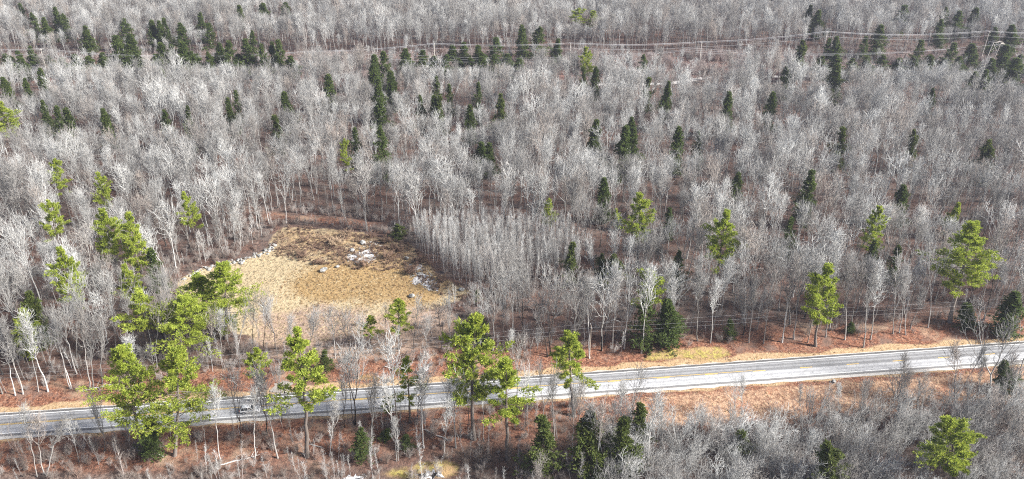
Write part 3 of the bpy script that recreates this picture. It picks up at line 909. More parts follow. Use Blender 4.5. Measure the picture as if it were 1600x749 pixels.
# hand-placed ones that stand out: foot x, foot y, top x, top y, look, crown scale
HAND = [
    (24, 618, -6, 520, 'w'), (36, 616, 8, 505, 'w'), (60, 612, 44, 520, 'g'), (75, 612, 40, 498, 'w'), (112, 607, 68, 492, 'w'), (110, 608, 92, 500, 'w'), (140, 608, 118, 488, 'w'),
    (146, 607, 140, 505, 'g'), (160, 600, 150, 500, 'g'), (58, 745, 45, 640, 'w'), (70, 742, 66, 650, 'w'), (72, 744, 92, 660, 'w'), (124, 722, 108, 655, 'g'), (164, 705, 158, 625, 'g'),
    (202, 690, 192, 640, 'g'), (345, 720, 342, 612, 'w'), (377, 692, 372, 588, 'd'), (398, 716, 392, 610, 'w'), (417, 680, 413, 588, 'd'), (434, 716, 416, 596, 'w'), (322, 705, 318, 640, 'g'),
    (440, 660, 440, 580, 'd'), (515, 712, 517, 630, 'w'), (538, 668, 535, 590, 'd'), (555, 664, 553, 545, 'd'), (553, 663, 540, 575, 'd'), (620, 697, 618, 560, 'd'), (652, 655, 658, 570, 'd'),
    (622, 702, 608, 590, 'g'), (662, 700, 652, 580, 'w'), (581, 700, 582, 610, 'g'), (582, 680, 584, 600, 'd'), (733, 664, 733, 580, 'd'), (698, 668, 698, 590, 'd'), (693, 716, 694, 630, 'w'),
    (712, 700, 708, 600, 'g'), (756, 690, 760, 598, 'g'), (808, 655, 809, 545, 'd'), (822, 680, 824, 590, 'd'), (847, 660, 850, 575, 'g'), (866, 690, 862, 590, 'w'), (894, 720, 890, 610, 'w'),
    (930, 744, 938, 632, 'w'), (960, 735, 975, 610, 'w'), (948, 745, 920, 640, 'w'), (1010, 745, 1020, 620, 'w'), (984, 690, 992, 590, 'g'), (1035, 720, 1030, 628, 'w'), (905, 700, 912, 600, 'g'),
    (860, 556, 853, 440, 'd'), (856, 558, 843, 470, 'd'), (921, 560, 925, 440, 'w'), (940, 548, 946, 430, 'g'), (957, 545, 960, 425, 'w'), (975, 545, 985, 430, 'g'), (1002, 552, 1012, 420, 'w'),
    (1040, 536, 1050, 440, 'w'), (1110, 536, 1122, 440, 'w'), (1090, 533, 1100, 430, 'g'), (1170, 536, 1178, 440, 'w'), (1193, 537, 1205, 430, 'g'), (1222, 535, 1238, 410, 'w'), (1240, 530, 1250, 430, 'g'),
    (1290, 527, 1302, 430, 'g'), (1320, 531, 1330, 410, 'w'), (1349, 543, 1362, 420, 'w'), (1360, 531, 1378, 420, 'w'), (1405, 520, 1412, 420, 'g'), (1415, 523, 1418, 430, 'w'), (1395, 522, 1400, 420, 'g'),
    (1450, 512, 1458, 400, 'g'), (1537, 500, 1565, 380, 'd'), (1582, 498, 1600, 400, 'g'), (1402, 648, 1412, 560, 'w'), (1404, 650, 1425, 580, 'w'), (1486, 640, 1540, 548, 'w'), (1490, 634, 1485, 540, 'w'),
    (1435, 660, 1448, 590, 'g'), (1545, 628, 1568, 500, 'g'), (1588, 602, 1596, 480, 'g'), (1560, 655, 1575, 560, 'w'), (1525, 640, 1540, 560, 'g'), (1590, 660, 1598, 560, 'g'),
    (1310, 655, 1308, 600, 'w'), (1160, 655, 1158, 590, 'w'), (1150, 660, 1145, 600, 'g'), (1250, 660, 1252, 605, 'w'),
    (394, 540, 398, 470, 'd'), (412, 555, 415, 480, 'd'), (430, 545, 428, 470, 'g'), (450, 565, 452, 495, 'g'), (484, 556, 485, 490, 'g'), (492, 560, 490, 500, 'd'), (524, 560, 520, 490, 'g'),
    (546, 558, 545, 490, 'd'), (560, 560, 562, 500, 'g'), (600, 548, 602, 490, 'd'), (646, 545, 650, 480, 'd'), (664, 556, 668, 500, 'g'), (690, 545, 696, 478, 'd'), (706, 548, 700, 470, 'g'),
    (770, 548, 775, 430, 'g'), (786, 545, 790, 440, 'g'), (800, 530, 802, 430, 'g'), (815, 540, 822, 440, 'd'), (120, 560, 112, 450, 'g'), (180, 556, 176, 450, 'g'), (245, 575, 250, 480, 'g'), (265, 560, 262, 470, 'g'),
    (331, 570, 330, 500, 'd'), (345, 560, 350, 490, 'g'), (370, 560, 368, 490, 'g'),
]
placed = []          # x, y, height, variant list key, index, rotation, tilt
for i, (xb, yb, xt, yt, look) in enumerate(HAND):
    b = at(xb, yb)
    h, ang = tilt_to(b, xt, yt)
    placed.append(dict(b=b, h=h * 1.03, look=look, v=int(rng.integers(0, 3 if look in 'wd' else len(HW))), yaw=rng.uniform(0, 6.28), ang=ang, hand=True, wide=rng.uniform(.55, .85)))

STEP = 5.35
cx, cyy = np.meshgrid(np.arange(-540, 540, STEP), np.arange(100, 700, STEP))
cx = (cx + rng.uniform(-.48, .48, cx.shape) * STEP).ravel(); cyy = (cyy + rng.uniform(-.48, .48, cyy.shape) * STEP).ravel()
zz = gz(cx, cyy)
px, py, dep = project(cx, cyy, zz)
s_ = road_s(cx, cyy)
cor_ = corridor(cx, cyy)
clump = np.sin(cx * .05 + 1) * np.cos(cyy * .043) + .6 * np.sin(cx * .11 - cyy * .09 + 2)
mead_d, tan_d, sap_d, trk_d = poly_sd(MEADOW, cx, cyy), poly_sd(TANBRUSH, cx, cyy), poly_sd(SAPSTAND, cx, cyy), poly_sd(TRACK, cx, cyy)
dens = np.full(len(cx), .93)
dens[(px < -110) | (px > 1710) | (py > 800)] = 0
dens[(s_ > -7) & (s_ < 9.5)] = 0
far_side = s_ >= 9.5
dens[far_side & (s_ < 15) & (px > 900)] = .45
dens[(mead_d > -2) | (trk_d > -1) | (sap_d > -1.5)] = 0
dens[(tan_d > -3)] = .03
strip_ = (s_ > 9.5) & (px > 300) & (px < 860) & (py > 470)
dens[strip_ & (dens > 0) & (tan_d <= -3)] = .38
near = s_ <= -7
dens[near & (px < 900)] = .22
dens[near & (px >= 900) & (s_ > -16)] = .0
dens[near & (px >= 900) & (s_ <= -16)] = .25
dens[near & (px < 900) & (py > 728)] = .05
dens[cor_ > 0] = .3
dens[(cor_ > 24) & (cor_ < 32)] = .06
keep_ = rng.random(len(cx)) < dens
keep_ &= ~((clump < -1.15) & far_side & (rng.random(len(cx)) < .5))
d2 = np.min((cx[:, None] - con_xy[None, :, 0]) ** 2 + (cyy[:, None] - con_xy[None, :, 1]) ** 2 - (con_xy[None, :, 2] * .42 + .6) ** 2, axis=1)
keep_ &= d2 > 0
hb = np.array([p_['b'][:2] for p_ in placed])
keep_ &= np.min((cx[:, None] - hb[None, :, 0]) ** 2 + (cyy[:, None] - hb[None, :, 1]) ** 2, axis=1) > 3.0 ** 2
fc_ = np.array([(*at(t[1], t[2], t[3])[:2], t[3], t[4]) for t in FOREST_CON] + [(*at(t[1], t[2])[:2], tilt_to(at(t[1], t[2]), t[3], t[4])[0], t[5]) for t in NEAR_CON if t[0] in 'BPY' and t[2] < 600])
for i in np.nonzero(keep_)[0]:
    h = 16.0 + 1.6 * clump[i] + rng.normal(0, 2.8)
    if cor_[i] > -14 and cyy[i] < line_y(CORR_N, cx[i]) + 5: h *= .85
    if cor_[i] > 0: h = rng.uniform(5, 10)
    if 1025 < px[i] < 1135 and 122 < py[i] < 165: h = min(h, 5.5)      # low growth in front of the pale track
    if strip_[i]: h = rng.uniform(6, 10)
    if near[i]: h = rng.uniform(6, 12) if px[i] < 900 else rng.uniform(8, 13)
    # bare trees just in front of a conifer stay low enough for its crown to show
    rad_ = math.hypot(cx[i], cyy[i]); ux, uy = cx[i] / rad_, cyy[i] / rad_
    fx, fy = fc_[:, 0] - cx[i], fc_[:, 1] - cyy[i]
    along, across = fx * ux + fy * uy, np.abs(fx * uy - fy * ux)
    hit = (along > -1) & (along < 38) & (across < fc_[:, 3] * .5 + 1.8)
    if hit.any():
        h = min(h, float(np.min(fc_[hit, 2] * .38 + np.maximum(along[hit], 0) * (CAM_H - 12) / rad_)))
        if h < 4.5: continue
    look = 'g' if rng.random() < .86 else ('w' if rng.random() < .75 else 'd')
    placed.append(dict(b=np.array([cx[i], cyy[i], zz[i]]), h=max(4.5, h), look='g' if py[i] < 330 else look, v=int(rng.integers(0, 3 if (look != 'g' and py[i] >= 330) else len(HW))),
                       yaw=rng.uniform(0, 6.28), ang=rng.normal(0, .045), hand=False, wide=rng.uniform(.68, 1.1)))
for p_ in placed:
    b = p_['b']
    qx, qy, qd = project(b[0], b[1], b[2] + p_['h'] * .6)
    p_['px'], p_['py'], p_['size'] = float(qx), float(qy), p_['h'] * FPX / float(qd)
    p_['in'] = -10 < qx < 1610 and -10 < qy < 760
order = sorted([p_ for p_ in placed if p_['in']], key=lambda p_: (-p_['hand'], -p_['size']))
solo = order[:300]
for p_ in solo: p_['solo'] = True

def variant(p_):
    return {'g': HW, 'w': HW_WHITE, 'd': HW_DARK}[p_['look']][p_['v']]

# labels: nearest landmark, side of it, rank
LAND = [("the silver car", 392, 637), ("the white roadside sign", 666, 577), ("the big roadside pine pair", 232, 620), ("the thin yellowish pine", 466, 600), ("the tall bright pine", 741, 590),
        ("the greyish sparse pine", 790, 640), ("the slim mid-road pine", 894, 580), ("the straight far-roadside pine", 1283, 475), ("the leaning tall pine", 1505, 430), ("the clearing's pine clump", 300, 500),
        ("the mossy verge", 1075, 552), ("the stone wall", 370, 405), ("the frozen puddle", 664, 441), ("the lower right thicket pine", 1485, 700), ("the open tan bank", 1180, 620),
        ("the small bank fir", 565, 695), ("the dark hemlock pair", 1027, 500), ("the sapling stand", 800, 410), ("the round green pine", 623, 500), ("the left edge pine", 38, 520),
        ("the dark fir at right edge", 1570, 590), ("the driveway", 438, 604), ("the single low olive fir", 893, 395), ("the wide-topped wood pine", 1018, 440), ("the conical wood pine", 1135, 360), ("the tall left-wood pine", 93, 420),
        ("the half hidden olive conifer", 1294, 725), ("the hemlocks below the road", 930, 690), ("the bottom bog", 680, 742), ("the far-left roadside", 20, 650)]
LOOK = {'g': "grey", 'w': "white-barked", 'd': "dark-trunked"}
def land_key(p_):
    j = min(range(len(LAND)), key=lambda k_: (LAND[k_][1] - p_['px']) ** 2 + 1.5 * (LAND[k_][2] - p_['py']) ** 2)
    dx, dy = p_['px'] - LAND[j][1], p_['py'] - LAND[j][2]
    side = ("right of" if dx > 0 else "left of") if abs(dx) > abs(dy) else ("beyond" if dy < 0 else "in front of")
    return j, side, dx * dx + dy * dy
ranks = {}
for p_ in sorted(solo, key=lambda p_: land_key(p_)[2]):
    j, side, _d = land_key(p_)
    ranks[(j, side, p_['look'])] = ranks.get((j, side, p_['look']), 0) + 1
    k_ = ranks[(j, side, p_['look'])]
    f = variant(p_)['form']
    p_['label'] = f"bare {LOOK[p_['look']]} {'forked ' if f == 'forked' else ''}tree {side} {LAND[j][0]}, {'nearest one' if k_ == 1 else ordinal(k_) + ' nearest'}"
HKEYS = (('trunk', 'trunk'), ('crown', 'crown'))
for p_ in solo:
    v = variant(p_)
    sc = p_['h'] / v['H']
    e = tree("bare_tree", v, p_['b'] - np.array([0, 0, .1]), (0, p_['ang'], 0), (sc * p_['wide'], sc * p_['wide'], sc), (), p_['label'], "tree", "bare hardwoods nearest the road and clearing")
    for k_, nm in HKEYS:
        o = bpy.data.objects.new(nm, v[k_]); COL.objects.link(o); o.parent = e; o.rotation_euler.z = p_['yaw']

# ------------------------------------------------------------------ stuff scattered by geometry nodes
def scatter(name, label, variants, pts, vid, rot, scl):
    src = bpy.data.collections.new(name + "_kinds")
    for i, m_ in enumerate(variants):
        src.objects.link(bpy.data.objects.new(f"{name}_kind_{i:02d}", m_))
    me = bpy.data.meshes.new(name)
    me.vertices.add(len(pts)); me.vertices.foreach_set("co", np.asarray(pts, np.float32).ravel())
    for nm, ty, key, val in (("rot", 'FLOAT_VECTOR', "vector", rot), ("scl", 'FLOAT_VECTOR', "vector", scl), ("vid", 'INT', "value", vid)):
        a = me.attributes.new(nm, ty, 'POINT')
        a.data.foreach_set(key, np.asarray(val, np.int32 if ty == 'INT' else np.float32).ravel())
    ng = bpy.data.node_groups.new(name, 'GeometryNodeTree')
    ng.interface.new_socket("Geometry", in_out='INPUT', socket_type='NodeSocketGeometry')
    ng.interface.new_socket("Geometry", in_out='OUTPUT', socket_type='NodeSocketGeometry')
    N = ng.nodes.new
    gi, go = N("NodeGroupInput"), N("NodeGroupOutput")
    iop, ci, e2r = N("GeometryNodeInstanceOnPoints"), N("GeometryNodeCollectionInfo"), N("FunctionNodeEulerToRotation")
    m2p = N("GeometryNodeMeshToPoints")
    ci.inputs["Collection"].default_value = src
    ci.inputs["Separate Children"].default_value = True
    ci.inputs["Reset Children"].default_value = True
    def named(nm, ty):
        a = N("GeometryNodeInputNamedAttribute"); a.data_type = ty; a.inputs["Name"].default_value = nm
        return next(s for s in a.outputs if s.enabled and s.name == "Attribute")
    L = ng.links.new
    L(gi.outputs[0], m2p.inputs[0]); L(m2p.outputs[0], iop.inputs["Points"]); L(ci.outputs[0], iop.inputs["Instance"])
    iop.inputs["Pick Instance"].default_value = True
    L(named("vid", 'INT'), iop.inputs["Instance Index"])
    L(named("rot", 'FLOAT_VECTOR'), e2r.inputs[0]); L(e2r.outputs[0], iop.inputs["Rotation"])
    L(named("scl", 'FLOAT_VECTOR'), iop.inputs["Scale"])
    L(iop.outputs[0], go.inputs[0])
    o = obj(name, me)
    md = o.modifiers.new("scatter", 'NODES'); md.node_group = ng
    return tag(o, label, kind="stuff")

rest = [p_ for p_ in placed if not p_.get('solo')]
vi = np.array([int(rng.integers(0, len(HW))) for p_ in rest])
scl = np.array([[p_['h'] / HW[v]['H'] * w for w in (p_['wide'], p_['wide'], 1)] for p_, v in zip(rest, vi)])
rot = np.array([[rng.normal(0, .04), rng.normal(0, .04), p_['yaw']] for p_ in rest])
scatter("hardwood_forest", "grey mass of leafless hardwoods stretching back past the power line", [v['both'] for v in HW], np.array([p_['b'] - [0, 0, .1] for p_ in rest]), vi, rot, scl)

def random_points(n_, test, x0=-470, x1=470, y0=105, y1=660):
    x, y = rng.uniform(x0, x1, n_), rng.uniform(y0, y1, n_)
    qx, qy, _d = project(x, y, gz(x, y))
    m_ = (qx > -60) & (qx < 1660) & (qy < 790)
    x, y, qx, qy = x[m_], y[m_], qx[m_], qy[m_]
    pr = test(x, y, qx, qy)
    k_ = rng.random(len(x)) < pr
    return np.stack([x[k_], y[k_], gz(x[k_], y[k_]) - .05], 1), qx[k_], qy[k_]
def rs(n_, lo, hi, flat=.15):
    s0 = rng.uniform(lo, hi, n_)
    return np.stack([s0 * rng.uniform(1 - flat, 1 + flat, n_), s0 * rng.uniform(1 - flat, 1 + flat, n_), s0], 1)
def rr_(n_, t=.08): return np.stack([rng.normal(0, t, n_), rng.normal(0, t, n_), rng.uniform(0, 6.28, n_)], 1)

def brush_p(x, y, qx, qy):
    s = road_s(x, y)
    p = np.where(s > 11, .55, 0.) * (poly_sd(MEADOW, x, y) < -.5) * (corridor(x, y) < 0) * (poly_sd(TRACK, x, y) < 1)
    p = np.where(s < -8, np.where(qx < 950, .55, .2), p)
    p = np.where((s < -17) & (qx > 950), .9, p)
    p = np.where((s < -7) & (s > -16) & (qx > 1000), 0.0, p)
    p = np.where(poly_sd(TANBRUSH, x, y) > 0, .95, p)
    return p
P_, qx, qy = random_points(26000, brush_p)
P2_, _q, _r = random_points(16000, lambda x, y, qx, qy: np.where((road_s(x, y) < -7.5) & (qx < 960), .55, np.where((road_s(x, y) < -17) & (qx > 960), .35, np.where((road_s(x, y) > 10) & (road_s(x, y) < 45), .3, 0.))) * (poly_sd(MEADOW, x, y) < -1), -170, 170, 105, 240)
P3_, _q, _r = random_points(9000, lambda x, y, qx, qy: np.where((poly_sd(MEADOW, x, y) < -1.2) & (poly_sd(MEADOW, x, y) > -16), .8, 0.) * (poly_sd(TRACK, x, y) < 0) * (poly_sd(SAPSTAND, x, y) < 0) * (road_s(x, y) > 14), -140, 40, 165, 290)
P_ = np.concatenate([P_, P2_, P3_])
tz_ = np.where(poly_sd(TANBRUSH, P_[:, 0], P_[:, 1]) > -2, .5, 1.)[:, None]
scatter("undergrowth", "low twiggy brush and bare saplings under the trees", SHR + [SAP[i]["both"] for i in (0, 2, 4)], P_, np.where(rng.random(len(P_)) < .2, rng.integers(4, 7, len(P_)), rng.integers(0, 4, len(P_))), rr_(len(P_)), rs(len(P_), .3, .95) * np.where(rng.random(len(P_)) < .2, .55, 1.)[:, None] * tz_)
def scrub_p(x, y, qx, qy): return np.where(corridor(x, y) > 1, .75, 0.) * (.55 + .45 * np.sin(x * .09 + y * .2))
P_, qx, qy = random_points(30000, scrub_p, y0=380, y1=520)
scatter("scrub_vegetation", "pinkish leafless scrub filling the power line cut", SCR, P_, rng.integers(0, 3, len(P_)), rr_(len(P_)), rs(len(P_), .35, 1.25))

# dry grass in the clearing, on the verges and the bank
def tuft(seed, n_=16, h=.32, spread=.34):
    r = np.random.default_rng(seed)
    A = np.column_stack([r.normal(0, spread * .4, (n_, 2)), np.zeros(n_)])
    B = A + np.column_stack([r.normal(0, spread, (n_, 2)), r.uniform(.5, 1.1, n_) * h])
    return Geo().spikes(A, B, .035)
def grass_mat(name, a, b, c3):
    n = NB(name)
    r = n.rand()
    n.color(n.mix(n.ramp(n.math('FRACT', n.math('MULTIPLY', r, 5.7)), .7, 1.), n.mix(r, a, b), c3))
    return n.mat
straw = grass_mat("dry_straw", (.38, .30, .18), (.51, .43, .285), (.33, .25, .15))
ochre = grass_mat("ochre_sedge", (.23, .145, .06), (.38, .26, .12), (.22, .13, .08))
dead = grass_mat("dead_bramble", (.13, .08, .058), (.28, .19, .13), (.48, .36, .24))
TUF = [tuft(600 + i).mesh("straw_tuft", [straw]) for i in range(3)] + [tuft(610 + i, 18, .4).mesh("ochre_tuft", [ochre]) for i in range(3)] + \
      [shrub(620 + i, .9, 10, .018, 5, 3, .5).mesh("bramble_tuft", [dead]) for i in range(3)]
P_, qx, qy = random_points(60000, lambda x, y, qx, qy: np.where(poly_sd(MEADOW, x, y) > 0, .6, 0.), -130, 30, 170, 270)
och_d, brm_d = poly_sd(OCHRE, P_[:, 0], P_[:, 1]), poly_sd(BRAMBLE, P_[:, 0], P_[:, 1])
u = rng.random(len(P_))
vid = rng.integers(0, 3, len(P_)) + np.where((brm_d > -4) & (u < .10 + .5 * (np.sin(P_[:, 0] * .35 + 1) * np.sin(P_[:, 1] * .4 + P_[:, 0] * .12) > -.1)), 6, np.where((och_d > -3) & (u < .75), 3, 0))
scatter("meadow_grass", "dry straw and ochre grass with dead bramble in the clearing", TUF, P_, vid, rr_(len(P_), .15), rs(len(P_), .4, 1.0))
def verge_p(x, y, qx, qy):
    s = road_s(x, y)
    return np.where((s > 4.8) & (s < 7), .45, np.where((s < -5.3) & (s > -15) & (qx > 1000), .5, np.where((s < -5.3) & (s > -7), .4, 0)))
P_, qx, qy = random_points(60000, verge_p, -200, 200, 120, 260)
scatter("verge_grass", "short dry grass on the road verges and open bank", TUF, P_, rng.integers(0, 6, len(P_)), rr_(len(P_), .15), rs(len(P_), .35, .8))

# ------------------------------------------------------------------ saplings, each its own tree
sp = []
x0, y0 = SAPSTAND.min(0); x1, y1 = SAPSTAND.max(0)
tries = 0
while len(sp) < 660 and tries < 60000:
    tries += 1
    q_ = rng.uniform([x0, y0], [x1, y1])
    if poly_sd(SAPSTAND, q_[:1], q_[1:])[0] < 0: continue
    if sp and min((q_[0] - a[0]) ** 2 + (q_[1] - a[1]) ** 2 for a in sp) < rng.uniform(.4, 1.3) ** 2: continue
    sp.append(q_)
sp.sort(key=lambda q_: q_[1])                 # the 300 nearest are trees of their own, the rest one mass behind them
back_ = np.array(sp[300:]); sp = sp[:300]
bs_ = rng.uniform(9.0, 12.0, len(back_)) / 11.
scatter("sapling_thicket", "rear part of the dense grey sapling stand right of the clearing", [v['both'] for v in SAP], np.column_stack([back_, gz(back_[:, 0], back_[:, 1]) - .05]),
        rng.integers(0, 6, len(back_)), rr_(len(back_), .06), np.stack([bs_ * .95, bs_ * .95, bs_], 1))
front_ = sorted([tuple(q_) for q_ in sp if not any(abs(a[0] - q_[0]) < 1.1 and a[1] < q_[1] for a in sp)])
def sap_label(q_):
    if tuple(q_) in front_:
        return f"pale slender sapling in the front row of the dense stand, {ordinal(front_.index(tuple(q_)) + 1)} from left"
    return "slender bare pale sapling deep in the dense stand right of the clearing"
for q_ in sp:
    v = SAP[int(rng.integers(0, 6))]
    h = rng.uniform(9.0, 12.0) / 11.
    z = float(gz(*q_))
    tree("sapling_tree", v, (q_[0], q_[1], z - .05), (rng.normal(0, .06), rng.normal(0, .07), rng.uniform(0, 6.28)), (h * rng.uniform(.75, 1.1), h * .95, h), HKEYS,
         sap_label(q_), "sapling", "saplings of the dense stand")

# ------------------------------------------------------------------ tall bare shrubs of the thicket at the lower right
al = []
tries = 0
while len(al) < 190 and tries < 20000:
    tries += 1
    q_ = np.array([rng.uniform(20, 165), rng.uniform(112, 185)])
    z = float(gz(*q_)); qx, qy, _d = project(q_[0], q_[1], z)
    if not (930 < qx < 1640 and qy < 815): continue
    if road_s(q_[0], q_[1]) > (-17.5 if qx < 1380 else -13): continue
    if al and min((q_[0] - a[0]) ** 2 + (q_[1] - a[1]) ** 2 for a in al) < 2.3 ** 2: continue
    al.append((q_[0], q_[1], z, float(qx), float(qy)))
al.sort(key=lambda a: a[3])
cnt = {}
for a in al:
    row = "back row by the bank" if road_s(a[0], a[1]) > -24 else "middle row" if road_s(a[0], a[1]) > -33 else "front row at the bottom"
    cnt[row] = cnt.get(row, 0) + 1
    s0 = rng.uniform(.7, 1.3)
    o = obj("alder_shrub", ALD[int(rng.integers(0, 5))], loc=(a[0], a[1], a[2] - .05))
    o.rotation_euler = (rng.normal(0, .05), rng.normal(0, .05), rng.uniform(0, 6.28)); o.scale = (s0 * .95, s0 * .95, s0)
    tag(o, f"bare grey many-stemmed thicket shrub, {ordinal(cnt[row])} from left in the {row}", "shrub", "shrubs of the lower right thicket")

# ------------------------------------------------------------------ power lines
M['pole'] = simple("weathered_pole", (.50, .47, .43), .9)
M['pole_dark'] = simple("creosoted_pole", (.26, .22, .185), .9)
M['wire'] = simple("aluminium_wire", (.55, .56, .58), .5, metal=.0)
M['insul'] = simple("insulator", (.55, .56, .57), .4)

def pole_obj(name, base, h, mat, label, group, arm=2.6, lean=0.0, r=.20, yaw=0., arm_z=.5):
    e = empty(name, base, (0, lean, yaw))
    g = Geo().tubes(np.array([[[0, 0, -.3], [0, 0, h * .5], [0, 0, h]]]), np.array([[r, r * .85, r * .65]]), 10)
    g.box((0, 0, h + .02), (r * 1.1, r * 1.1, .05))
    obj("pole", g.mesh("pole", [mat]), e)
    tips = []
    obj("crossarm", Geo().box((0, r + .05, h - arm_z), (.16, .14, .18)).mesh("hub", [mat]), e) if arm <= 0 else None
    if arm > 0:
        obj("crossarm", Geo().box((0, 0, h - arm_z), (.22, arm, .2)).mesh("crossarm", [mat]), e)
        ys_ = (-arm * .46, arm * .46) if arm < 4 else (-arm * .46, 0, arm * .46)
        for yy in ys_:
            z1 = h - arm_z + .1
            obj("insulator", Geo().tubes(np.array([[[0, yy, z1 - .02], [0, yy, z1 + .12], [0, yy, z1 + .3]]]), np.array([[.05, .09, .05]]), 6).mesh("insulator", [M['insul']]), e)
            tips.append((yy, z1 + .3))
    return tag(e, label, "pole", group), tips

def catenary(points, sag, r):
    P = []
    for a, b in zip(points[:-1], points[1:]):
        t = np.linspace(0, 1, 15)[:-1]
        s0 = sag * (np.linalg.norm(b - a) / 80.) ** 2
        q = a + (b - a) * t[:, None]; q[:, 2] -= 4 * s0 * t * (1 - t)
        P += list(q)
    P.append(points[-1])
    P = np.array(P)[None]
    return Geo().tubes(P, np.full(P.shape[:2], r), 4)

far_px = [(-150, 121), (75, 121), (283, 119), (480, 116), (680, 112), (890, 110), (1092, 107), (1283, 104), (1531, 98), (1760, 96)]
far_b = [at(*p) for p in far_px]
H_FAR = [16, 15, 10.5, 12, 15, 14.5, 14.5, 19.0, 17.5, 17]
tops = []
for i, (b, h) in enumerate(zip(far_b, H_FAR)):
    p0 = far_b[max(0, i - 1)]; p1 = far_b[min(len(far_b) - 1, i + 1)]
    yaw = math.atan2(p1[1] - p0[1], p1[0] - p0[0])
    if 0 <= far_px[i][0] <= 1600 or True:
        side = ["outside the frame at left", "near the left picture edge", "before the dark firs at left", "third from left", "between the firs and the middle", "left of the bent yellow pine", "in the middle right",
                "tall, right of the olive fir", "tallest, beside the double pole", "outside the frame at right"][i]
        pole_obj("utility_pole", b, h, M['pole'], f"pale power pole in the far cut, {side}", "poles of the far power line", 2.6, .05 if i == 8 else 0., .24, yaw)
    n2 = np.array([-math.sin(yaw), math.cos(yaw), 0])
    tops.append([b + np.array([0, 0, h + .1]), b + n2 * 1.2 + np.array([0, 0, h - .1]), b - n2 * 1.2 + np.array([0, 0, h - .1]), b + np.array([0, 0, h - 2.6])])
for k_, nm in enumerate(["topmost", "back", "front", "lowest"]):
    o = obj("power_cable", catenary([t[k_] for t in tops], 1.4, .034).mesh("power_cable", [M['wire']]))
    tag(o, f"{nm} wire of the power line running through the far cut", "cable", "wires of the far power line")
# the two-legged transmission structure and its own conductors
hb_ = at(1540, 109)
ht = 15.5
hy = math.atan2(far_b[8][1] - far_b[7][1], far_b[8][0] - far_b[7][0]) + .05
e = empty("transmission_tower", hb_, (0, .16, 0))
for xx in (-2.0, 2.0):
    obj("pole", Geo().tubes(np.array([[[xx, 0, -.4], [xx, 0, ht * .5], [xx, 0, ht]]]), np.array([[.26, .23, .18]]), 10).mesh("pole", [M['pole']]), e)
obj("crossarm", Geo().box((0, .25, ht - .9), (9.2, .2, .32)).mesh("crossarm", [M['pole']]), e)
obj("crossarm", Geo().box((0, -.25, ht - .05), (6.0, .18, .25)).mesh("crossarm", [M['pole']]), e)
for a_, b_ in (((-2, 0, ht - 1.2), (2, 0, ht - 5.6)), ((2, 0, ht - 1.2), (-2, 0, ht - 5.6))):
    obj("brace", Geo().tubes(np.array([[a_, b_]], float), np.array([[.11, .11]]), 5).mesh("brace", [M['pole']]), e)
for xx in (-4.4, 0, 4.4):
    obj("insulator", Geo().tubes(np.array([[[xx, .25, ht - 1.0], [xx, .25, ht - 1.7], [xx, .25, ht - 2.4]]]), np.array([[.09, .13, .09]]), 6).mesh("insulator", [M['insul']]), e)
tag(e, "two-legged wooden transmission frame with cross brace in the cut at upper right", "pylon")
dir_ = np.array([math.cos(.02), math.sin(.02), 0])
for k_, (off, nm) in enumerate(((-4.4, "front"), (0, "middle"), (4.4, "back"))):
    c0 = hb_ + np.array([off * .9 + 2.2, 1.2 * k_, ht - 2.3])
    pts_ = [c0 + np.array([-330, -22 + 3.5 * k_, -1.0]), c0 + np.array([-165, -11 + 2 * k_, -.5]), c0, c0 + np.array([165, 3 + k_, 0])]
    tag(obj("transmission_cable", catenary(pts_, .9, .03).mesh("transmission_cable", [M['wire']])), f"{nm} conductor hanging from the two-legged transmission frame", "cable", "conductors of the transmission frame")
# roadside utility line on the far verge
rp = [(-60, 638), (212, 624), (560, 592), (921, 560), (1262, 536), (1640, 512)]
rb = [at(*p) for p in rp]
rt = []
for i, b in enumerate(rb):
    h = 10.0
    pole_obj("utility_pole", b, h, M['pole_dark'], "wooden roadside utility pole on the far verge, " + ["beyond the left picture edge", "behind the big pine pair", "left of the white sign", "right of the slim mid-road pine", "beside the straight far-roadside pine", "beyond the right picture edge"][i],
             "roadside utility poles", 2.2, 0, .15, 0.07)
    rt.append([b + np.array([-.07, 1.0, h - .05]), b + np.array([.07, -1.0, h - .05]), b + np.array([0, .15, h - 2.0])])
for k_, nm in enumerate(["back upper", "front upper", "lower"]):
    tag(obj("roadside_cable", catenary([t[k_] for t in rt], .9, .008).mesh("roadside_cable", [M['wire']])), f"{nm} wire of the roadside utility line beyond the road", "cable", "wires of the roadside line")

# ------------------------------------------------------------------ stones
def stone_mesh(seed, mat, flat=.7):
    r = np.random.default_rng(seed)
    import bmesh
    bm = bmesh.new()
    bmesh.ops.create_icosphere(bm, subdivisions=2, radius=.5)
    pl = [(unit(r.normal(0, 1, 3)), r.uniform(.30, .42)) for _ in range(9)]
    for v in bm.verts:
        c_ = np.array(v.co)
        for nrm, d in pl:
            e_ = c_ @ nrm - d
            if e_ > 0: c_ = c_ - nrm * e_ * .9
        c_[2] *= flat
        v.co = c_
    me = bpy.data.meshes.new("stone"); bm.to_mesh(me); bm.free()
    me.materials.append(mat)
    return me
n = NB("lichened_granite")
c = n.coord()
f = n.noise(c, 3., 5)
n.color(n.mix(n.ramp(f, .4, .62), n.mix(n.rand(), (.30, .295, .285), (.50, .50, .49)), (.17, .17, .155)))
n.bump(f, .5, .1)
STN = [stone_mesh(700 + i, n.mat, .75) for i in range(5)]
wall_px = [(284, 436), (303, 428), (318, 422), (333, 417), (346, 413), (360, 411), (374, 409), (388, 405), (400, 401), (411, 397), (420, 391), (427, 385), (431, 379)]
wall_w = np.array([at(*p) for p in wall_px])
tt = np.linspace(0, len(wall_w) - 1, 64)
